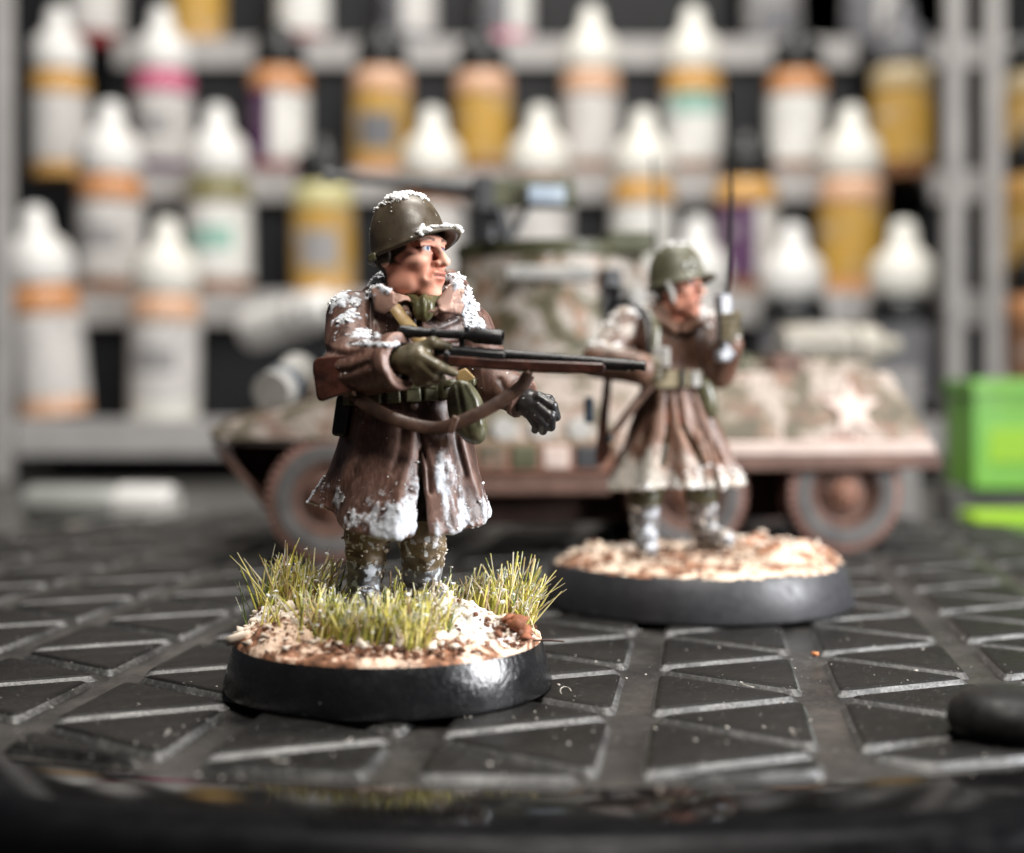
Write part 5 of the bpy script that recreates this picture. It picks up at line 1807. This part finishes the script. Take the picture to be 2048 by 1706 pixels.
for k, (nm, cl, lean) in enumerate(TUF):
    S = []
    for x0, y0, r0, n0, l0 in cl:
        a = rng.uniform(0, 6.283, n0); r_ = r0 * np.sqrt(rng.random(n0))
        x = cx + x0 + r_ * np.cos(a); y = cy + y0 + r_ * np.sin(a) * 0.8
        keep = np.hypot(x - cx, y - cy) < 1.12
        x, y = x[keep], y[keep]
        S.append(np.stack([x, y, hA(x, y) - 0.01, l0 * rng.uniform(0.55, 1.12, len(x))], 1))
    S = np.concatenate(S)
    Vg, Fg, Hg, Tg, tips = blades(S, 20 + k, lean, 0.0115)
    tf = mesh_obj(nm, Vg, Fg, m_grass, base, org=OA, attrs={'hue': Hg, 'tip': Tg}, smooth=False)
    tf['kind'] = 'stuff'
    kk = rng.random(len(tips)) < 0.34
    tp = tips[kk]; tp = tp + (S[kk, :3] - tp) * rng.uniform(0, 0.4, (len(tp), 1))
    snow_part('grass_snow', [(tp, 0.006 + 0.014 * rng.random(len(tp)) ** 2)], tf, OA, 40 + k)
# stray fibres at the rim
S = np.array([(cx - 1.10, cy + 0.12, 0.40, 0.42), (cx - 1.04, cy + 0.16, 0.42, 0.40), (cx - 1.0, cy + 0.2, 0.42, 0.36), (cx - 1.08, cy + 0.05, 0.40, 0.30), (cx + 1.12, cy - 0.12, 0.40, 0.3)])
Vg, Fg, Hg, Tg, tips = blades(S, 77, (-0.18, 0), 0.008)
mesh_obj('stray_grass', Vg, Fg, m_grass, base, org=OA, attrs={'hue': np.where(Hg > 0.5, 0.02, 0.95), 'tip': Tg}, smooth=False)['kind'] = 'stuff'
Geo().tube([(cx + 1.09, cy - 0.38, 0.40), (cx + 1.2, cy - 0.42, 0.41), (cx + 1.32, cy - 0.44, 0.405)], 0.008, 5).build('twig', m_leather, base, org=OA)

# ---- snow on the figure
L = []
q = COATQ; Vc = COATV; Nc = COATN


def dab(cx_, cy_, sx, sy, n, rmin, rmax, seed, thr=0.42, face=True, up=0.0):
    w_ = np.exp(-((q[:, 0] - cx_) / sx) ** 2 - ((q[:, 1] - cy_) / sy) ** 2) * np.clip(fbm(Vc, 9, seed, 3) - thr, 0, 1)
    if face: w_ = w_ * (Nc[:, 1] < 0.25)
    if up: w_ = w_ * np.clip(Nc[:, 2] - up, 0, 1)
    P_, N_, g_ = pick(Vc, Nc, w_, n, seed)
    r_ = rmin + (rmax - rmin) * g_.random(n) ** 2.2
    L.append((P_ + N_ * r_[:, None] * 0.25, r_))


shw = sstep(0.36, 0.6, snowS(Vc.astype(f32))) * (Vc[:, 2] > WA[2] + 0.2)
P_, N_, g_ = pick(Vc, Nc, shw, 520, 51)
r_ = 0.004 + 0.015 * g_.random(520) ** 2
L.append((P_ + N_ * r_[:, None] * 0.3, r_))
hemw = sstep(0.40, 0.75, snowA(Vc.astype(f32)))
w_ = hemw * (1 - hemw) + 0.12 * hemw
P_, N_, g_ = pick(Vc, Nc, w_, 420, 56)
r_ = 0.003 + 0.013 * g_.random(420) ** 2.5
L.append((P_ + N_ * r_[:, None] * 0.2, r_))
dab(780, 760, 160, 200, 60, 0.003, 0.008, 66, 0.0)
snow_part('coat_snow', L, coat, OA, 9)
# helmet: crown and visor
L = []
hn = HV - HC
loc = hn @ RHH
nn = hn / np.linalg.norm(hn, axis=1)[:, None]
w_ = np.clip((loc[:, 2] - 0.32) / 0.08, 0, 1) * np.clip(fbm(HV, 9, 90, 3) - 0.40, 0, 1) * (0.35 + (loc[:, 1] < 0.05))
w_ = w_ * (1 - np.clip((0.995 - loc[:, 2] / 0.43), -1, 0))
P_, N_, g_ = pick(HV, nn, w_ * np.hypot(loc[:, 0], loc[:, 1]), 620, 70)
r_ = 0.005 + 0.019 * g_.random(620) ** 2
L.append((P_ + N_ * r_[:, None] * 0.2, r_))
w_ = (loc[:, 1] < -0.26) * (loc[:, 2] < 0.075) * np.clip(fbm(HV, 8, 91, 3) - 0.38, 0, 1) * (np.abs(loc[:, 0] + 0.04) < 0.19)
P_, N_, g_ = pick(HV, nn, w_.astype(float), 460, 71)
r_ = 0.005 + 0.022 * g_.random(460) ** 2
L.append((P_ + np.array([0, 0, 1]) * r_[:, None] * 0.3, r_))
w_ = np.clip(fbm(HV, 20, 92, 2) - 0.55, 0, 1)
P_, N_, g_ = pick(HV, nn, w_, 40, 72)
L.append((P_, 0.003 + 0.005 * g_.random(40)))
snow_part('helmet_snow', L, helm, OA, 10)
# ================================================================== second figure: shouting soldier with a hand radio
DB = 15.05
B_ = lambda px, py, dy=0.0: at(px, py, DB + dy)
SB = empty('soldier_figurine', (at(1394, 1205, DB)[0], DB, 0.0))
OB = np.array(SB.location)
tag(SB, 'blurred miniature soldier shouting, holding up a grey hand radio, on a satin black base', 'figurine', 'painted soldier figurines')
RB = rot('z', 58) @ rot('x', -2)
CB = B_(1354, 575, -0.04)
BS = 0.95
tolocB = lambda P: ((P - CB.astype(f32)) @ RB.astype(f32)) / f32(BS)
WB = B_(1345, 752, 0.02); HB = B_(1352, 975, 0.0)


def hemB(th):
    return 1.19 + 0.03 * np.cos(2 * th) + 0.06 * np.exp(-((th - 1.3) / 0.5) ** 2)


FOLDB = [(0.10, -1.3, 0.2), (-0.05, -0.9, 0.14), (0.07, -0.55, 0.16), (-0.05, -0.18, 0.10), (0.06, 0.08, 0.13), (-0.06, 0.36, 0.09), (0.05, 0.6, 0.13), (-0.06, 0.88, 0.10), (0.11, 1.25, 0.2), (0.06, 1.9, 0.25), (0.06, 2.6, 0.3), (0.06, -2.0, 0.3), (0.05, -2.8, 0.3)]


def coatB(P):
    d = ell(P, B_(1338, 690, 0.03), (0.36, 0.29, 0.46))
    d = smin(d, ell(P, B_(1345, 752, 0.02), (0.33, 0.30, 0.2)), 0.12)
    d = smin(d, rc(P, B_(1258, 648, -0.05), B_(1410, 655, 0.1), 0.2, 0.19), 0.12)
    d = smin(d, rc(P, B_(1310, 632, 0.05), B_(1385, 638, 0.1), 0.15, 0.14), 0.1)
    d = smin(d, rc(P, B_(1316, 640, -0.18), B_(1350, 658, -0.28), 0.07, 0.05), 0.03)
    d = smin(d, rc(P, B_(1398, 642, -0.12), B_(1370, 658, -0.28), 0.07, 0.05), 0.03)
    d = smax(d, -rc(P, B_(1356, 600, 0.0), B_(1362, 640, -0.3), 0.17, 0.07), 0.02)
    a1 = smin(rc(P, B_(1255, 650, -0.05), B_(1200, 718, -0.25), 0.2, 0.185), rc(P, B_(1200, 720, -0.25), B_(1282, 738, -0.5), 0.185, 0.16), 0.05)
    d = smin(d, a1, 0.025)
    a2 = smin(rc(P, B_(1412, 660, 0.1), B_(1438, 742, -0.1), 0.19, 0.175), rc(P, B_(1438, 744, -0.1), B_(1456, 690, -0.34), 0.17, 0.15), 0.05)
    d = smin(d, a2, 0.025)
    d = smin(d, skirt_sdf(P, WB, HB, 0.30, 0.66, 0.92, FOLDB, hemB, (0.62, 0.01, 0.05, 0.55), 1.1, 0.07), 0.05)
    near = np.abs(d) < 0.09
    if near.any():
        q = proj(P[near])
        add = 0
        for pts, wd, dep in (([(1350, 770), (1365, 850), (1405, 930)], 6, 0.03), ([(1335, 770), (1335, 860), (1325, 930)], 6, 0.025), ([(1375, 770), (1400, 850), (1440, 920)], 6, 0.025), ([(1310, 770), (1295, 860), (1270, 930)], 6, 0.02), ([(1300, 640), (1300, 700)], 6, 0.03)):
            add = add + dep * stroke(q, pts, wd)
        d[near] += add.astype(f32) * (P[near][:, 1] < DB) + (fbm(P[near], 4, 6, 2) - 0.5) * 0.03
    return d


V, Q = sculpt(coatB, (B_(1160, 0)[0], DB - 0.85, 1.05), (B_(1500, 0)[0], DB + 0.85, B_(0, 585)[2]), 0.0165)
N = vnormals(V, Q); q = proj(V)
ed = convexity(coatB, V, 0.06)
zt = (WB[2] - V[:, 2]) / (WB[2] - HB[2])
sn = np.clip((zt - 0.40) / 0.55, 0, 1) * 0.50 + (fbm(V * np.array([1, 1, 0.3]), 9, 15, 4) - 0.5) * 1.5 * np.clip((zt - 0.25) / 0.3, 0, 1)
sn = np.clip(sn + 0.3 * np.exp(-((q[:, 0] - 1275) / 40) ** 2 - ((q[:, 1] - 930) / 50) ** 2) + 0.35 * np.clip((zt - 0.8) / 0.15, 0, 1), 0, 1)
sn = np.maximum(sn, 0.5 * np.clip((N[:, 2] - 0.25) / 0.4, 0, 1) * (q[:, 1] < 700) * ((q[:, 0] < 1300) | (q[:, 0] > 1400)))
sn = np.maximum(sn, 0.55 * np.exp(-((q[:, 0] - 1255) / 30) ** 2 - ((q[:, 1] - 660) / 25) ** 2))
sn = np.maximum(sn, 0.42 * np.exp(-((q[:, 0] - 1318) / 16) ** 2 - ((q[:, 1] - 680) / 50) ** 2))
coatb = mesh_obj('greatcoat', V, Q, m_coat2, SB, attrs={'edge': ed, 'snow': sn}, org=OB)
CV, CN, CQ = V, N, q


def handsB(P):
    h = ell(P, B_(1462, 662, -0.36), (0.10, 0.10, 0.13))
    h = smin(h, rc(P, B_(1456, 690, -0.34), B_(1462, 668, -0.36), 0.10, 0.10), 0.04)
    for i in range(4):
        y0 = 630 + i * 15
        h = smin(h, rc(P, B_(1474, y0, -0.36), B_(1462, y0 + 2, -0.50), 0.045, 0.04), 0.01)
        h = smin(h, rc(P, B_(1462, y0 + 2, -0.50), B_(1444, y0 + 3, -0.52), 0.04, 0.034), 0.008)
    h = smin(h, rc(P, B_(1462, 640, -0.30), B_(1448, 622, -0.32), 0.045, 0.036), 0.012)
    g = ell(P, B_(1290, 740, -0.53), (0.10, 0.085, 0.10))
    for i in range(4):
        g = smin(g, rc(P, B_(1296, 725 + i * 10, -0.56), B_(1318, 728 + i * 10, -0.56), 0.042, 0.034), 0.012)
    g = smin(g, rc(P, B_(1290, 722, -0.54), B_(1308, 715, -0.54), 0.04, 0.032), 0.012)
    return smin(h, g, 0.005)


def bodyB(P):
    d = within(P, CB, 0.6, lambda p: head_sdf(tolocB(p), 1.0) * BS)
    nb = B_(1352, 640, 0.0)
    d = smin(d, rc(P, CB + RB @ np.array([0, 0.06, -0.2]), nb, 0.14, 0.14), 0.05)
    d = smin(d, smin(ell(P, B_(1338, 690, 0.04), (0.30, 0.23, 0.40)), ell(P, B_(1345, 830, 0.02), (0.27, 0.25, 0.42)), 0.1), 0.05)
    d = smin(d, smin(rc(P, B_(1255, 650, -0.05), B_(1200, 719, -0.25), 0.12, 0.11), rc(P, B_(1200, 719, -0.25), B_(1285, 738, -0.5), 0.11, 0.09), 0.05), 0.04)
    d = smin(d, smin(rc(P, B_(1412, 660, 0.1), B_(1438, 743, -0.1), 0.12, 0.11), rc(P, B_(1438, 743, -0.1), B_(1458, 686, -0.35), 0.11, 0.09), 0.05), 0.04)
    d = smin(d, handsB(P), 0.02)
    l = rc(P, B_(1310, 900, 0.0), B_(1290, 1000, -0.1), 0.19, 0.165)
    l = smin(l, rc(P, B_(1290, 1000, -0.1), B_(1290, 1070, -0.12), 0.165, 0.13), 0.03)
    l = smin(l, rc(P, B_(1290, 1080, -0.12), B_(1296, 1095, -0.4), 0.12, 0.10), 0.04)
    m = rc(P, B_(1385, 900, 0.05), B_(1402, 990, 0.1), 0.19, 0.165)
    m = smin(m, rc(P, B_(1402, 990, 0.1), B_(1408, 1055, 0.2), 0.165, 0.13), 0.03)
    m = smin(m, rc(P, B_(1408, 1068, 0.2), B_(1450, 1078, -0.02), 0.12, 0.10), 0.04)
    d = smin(d, smin(l, m, 0.02), 0.03)
    return d


V, Q = sculpt(bodyB, (B_(1180, 0)[0], DB - 0.85, 0.45), (B_(1500, 0)[0], DB + 0.5, B_(0, 500)[2]), 0.0135)
ql = tolocB(V.astype(f32)); q = proj(V)
att = head_attrs(ql)
inh = (q[:, 1] < 645) & (np.linalg.norm(V - CB, axis=1) < 0.55)
att['dark'] = np.where((ql[:, 1] < -0.17) & ((ql[:, 0] / 0.045) ** 2 + ((ql[:, 2] + 0.185) / 0.042) ** 2 < 1), 0.9, np.where(ql[:, 2] > 0, att['dark'], 0))
for k in att: att[k] = np.where(inh, att[k], 0)
att['edge'] = convexity(bodyB, V, 0.04)
cls = np.zeros(len(V), int)
cls[(np.abs(handsB(V.astype(f32))) < 0.03) & (q[:, 1] > 600)] = 1
cls[q[:, 1] > 850] = 2
cls[(q[:, 1] > 850) & (V[:, 2] < 1.0)] = 3
mesh_obj('body', V, Q, [m_skin, m_glove, m_web, m_boot], SB, mi=cls[Q].max(1), attrs=att, org=OB)
BV, BN, BC = V, vnormals(V, Q), cls

RBH = RB @ rot('x', -6)
HCB = CB + RB @ np.array([0, -0.005, 0.045])
helmb, HVB, _f = helmet_mesh('helmet', HCB, RBH, SB, OB, m_helmet2, 0.97, 0.10)
Geo().tube([HCB + RBH @ np.array([-0.285, -0.02, 0.0]), HCB + RBH @ np.array([-0.27, -0.06, -0.12]), HCB + RBH @ np.array([-0.25, -0.05, -0.22])], 0.03, 6, flat=0.5).build('chin_strap', m_canvas, helmb, org=OB)
# belt and gear
n_ = 48; V = []; F = []
cb = B_(1345, 758, 0.02)
for dz, dr in ((-0.09, 0), (-0.085, 0.02), (0.085, 0.02), (0.09, 0)):
    for i in range(n_):
        a = 2 * math.pi * i / n_
        V.append(cb + np.array([(0.335 + dr) * math.sin(a), -(0.31 + dr) * math.cos(a), dz]))
for j in range(3):
    for i in range(n_):
        F.append((j * n_ + i, j * n_ + (i + 1) % n_, (j + 1) * n_ + (i + 1) % n_, (j + 1) * n_ + i))
m_beltc = paint('belt_cream', (0.42, 0.36, 0.22), (0.58, 0.52, 0.38), 5, 0.5, 0.4, 0.2, 50)
beltb = mesh_obj('belt', V, F, m_beltc, SB, org=OB, sharp=40)
Geo().box(cb + np.array([0.06, -0.345, 0]), (0.03, 0.025, 0.10)).build('buckle', m_steel, beltb, org=OB, bevel=0.01)
Geo().box(cb + np.array([0.20, -0.30, 0]), (0.06, 0.03, 0.085), rot('z', 35)).build('pouch', m_canvas, beltb, org=OB, bevel=0.02)


def canB(P):
    return ell(P, B_(1412, 795, -0.18), (0.11, 0.10, 0.24), rot('y', -14))


V, Q = sculpt(canB, B_(1375, 860, -0.4), B_(1445, 735, 0.1), 0.016)
mesh_obj('canteen', V, Q, m_web, SB, org=OB)
# hand radio with its stub aerial
RD = bpy.data.objects.new('hand_radio', None); COL.objects.link(RD); RD.parent = SB
m_radio = paint('radio_grey', (0.09, 0.095, 0.11), (0.34, 0.35, 0.38), 5, 0.4, 0.5, 0.15, 50)
Rr = rot('y', -4) @ rot('z', 25)
Geo().box(B_(1449, 652, -0.42), (0.075, 0.07, 0.33), Rr).build('case', m_radio, RD, org=OB, bevel=0.03)
Geo().box(B_(1446, 712, -0.47), (0.08, 0.06, 0.06), Rr).build('mouthpiece', m_radio, RD, org=OB, bevel=0.03)
Geo().tube([B_(1452, 598, -0.42), B_(1456, 572, -0.42), B_(1463, 400, -0.42), B_(1461, 186, -0.42)], [0.030, 0.026, 0.024, 0.020], 8).build('aerial', m_under, RD, org=OB)
# carbine slung over the back
CR = bpy.data.objects.new('carbine', None); COL.objects.link(CR); CR.parent = SB
g = Geo().prism([(1206, 930), (1190, 925), (1196, 850), (1206, 770), (1214, 690), (1226, 690), (1222, 780), (1216, 850), (1222, 905)], lambda px, py, t: B_(px, py, 0.12 + t), 0, t0=-0.06, t1=0.06)
g.build('stock', m_wood, CR, org=OB, bevel=0.02)
g = Geo().cyl(B_(1219, 700, 0.12), B_(1228, 590, 0.12), 0.045, 0.036, 12)
g.cyl(B_(1226, 592, 0.12), B_(1228, 574, 0.12), 0.06, 0.06, 12)
g.build('barrel', m_steel, CR, org=OB)
Geo().tube(spline([B_(1226, 605, 0.1), B_(1262, 606, -0.12), B_(1296, 640, -0.26), B_(1302, 700, -0.36), B_(1298, 750, -0.36)], 5), 0.012, 6, flat=3.6, up=(0.3, -1, 0.2)).build('sling', m_steel, CR, org=OB)
Geo().tube([B_(1302, 768, -0.38), B_(1265, 815, -0.45), B_(1222, 872, -0.5)], [0.05, 0.045, 0.04], 8).build('scabbard', m_leather, SB, org=OB)
Geo().lathe([(0.003, -0.04), (0.05, -0.03), (0.055, 0), (0.05, 0.03), (0.003, 0.04)], B_(1218, 876, -0.5), None, 12).build('scabbard_tip', m_steel, SB, org=OB)
Geo().tube(spline([B_(1302, 618, -0.12), B_(1312, 650, -0.30), B_(1310, 700, -0.36), B_(1306, 745, -0.34)], 5), 0.013, 6, flat=3.4, up=(0.3, -1, 0.2)).build('shoulder_strap', m_web, SB, org=OB)
g = Geo()
Geo().box(B_(1322, 715, -0.36), (0.09, 0.06, 0.11), rot('z', -10)).build('chest_pouch', m_canvas, SB, org=OB, bevel=0.03)
Geo().box(B_(1178, 820, 0.05), (0.05, 0.10, 0.14)).build('tool_cover', m_strap, SB, org=OB, bevel=0.03)

# base with crusty snow
bb = base_disc(SB, OB, (OB[0], OB[1], 0.0), 1.625, 1.515, 0.43, m_rim2)
cx, cy = OB[0], OB[1]
LB = [(cx - 1.05, cy - 0.1, 0.45, 0.16, 0.2), (cx + 1.0, cy + 0.1, 0.6, 0.18, 0.35), (cx + 0.4, cy + 0.5, 0.5, 0.1), (cx + 0.9, cy - 0.5, 0.4, 0.08)]
tb, hB = terrain(bb, OB, (cx, cy), 1.52, 0.425, LB, 0.10, m_earth2, 33, 0.08, fk=0.15)


def scatB(n, x0, y0, rr, rmin, rmax, sq=1.0):
    a = rng.uniform(0, 6.283, n); r_ = rr * np.sqrt(rng.random(n))
    x = x0 + r_ * np.cos(a); y = y0 + r_ * np.sin(a) * sq
    k = np.hypot(x - cx, y - cy) < 1.48
    x, y = x[k], y[k]; rd = rmin + (rmax - rmin) * rng.random(len(x)) ** 2.5
    return np.stack([x, y, hB(x, y) + rd * 0.3], 1), rd


L = [scatB(110, cx, cy, 1.48, 0.006, 0.03), scatB(50, cx + 0.8, cy + 0.1, 0.6, 0.01, 0.05), scatB(14, cx - 1.0, cy, 0.4, 0.03, 0.11)]
pr_ = np.where((BC == 3), np.clip(fbm(BV, 5, 3, 3) - 0.4, 0, 1), 0)
P_, N_, g_ = pick(BV, BN, pr_, 220, 6)
L.append((P_, 0.008 + 0.025 * g_.random(220) ** 2))
snow_part('ground_snow', L, bb, OB, 13, m_snowc)
P1, r1 = scatB(420, cx, cy, 1.48, 0.006, 0.028)
V, F = crumbs(P1, r1, 18, 1.0)
mesh_obj('grit', V, F, m_grit, bb, org=OB, smooth=False)['kind'] = 'stuff'
# snow on the coat and helmet
L = []
w_ = np.clip((CN[:, 2] - 0.2), 0, 1) * (CQ[:, 1] < 690) * np.clip(fbm(CV, 8, 5, 3) - 0.4, 0, 1)
w_ = w_ * ((CQ[:, 0] < 1305) | (CQ[:, 0] > 1395))
P_, N_, g_ = pick(CV, CN, w_, 200, 7); L.append((P_, 0.008 + 0.028 * g_.random(200) ** 2))
zt = (WB[2] - CV[:, 2]) / (WB[2] - HB[2])
w_ = np.clip((zt - 0.7) / 0.3, 0, 1) ** 2 * np.clip(fbm(CV, 6, 7, 3) - 0.42, 0, 1) * (CN[:, 1] < 0.3)
P_, N_, g_ = pick(CV, CN, w_, 520, 8); L.append((P_, 0.008 + 0.032 * g_.random(520) ** 2))
snow_part('coat_snow', L, coatb, OB, 19)
hn = HVB - HCB; loc = hn @ RBH
w_ = np.clip((loc[:, 2] - 0.33) / 0.06, 0, 1) * np.clip(fbm(HVB, 8, 9, 3) - 0.42, 0, 1) * np.hypot(loc[:, 0], loc[:, 1])
w_ = w_ + 0.03 * (loc[:, 1] < -0.2) * np.exp(-((loc[:, 2] - 0.14) / 0.06) ** 2) * (loc[:, 0] > -0.2)
P_, N_, g_ = pick(HVB, hn, w_, 90, 9)
snow_part('helmet_snow', [(P_, 0.006 + 0.022 * g_.random(90) ** 2)], helmb, OB, 23)
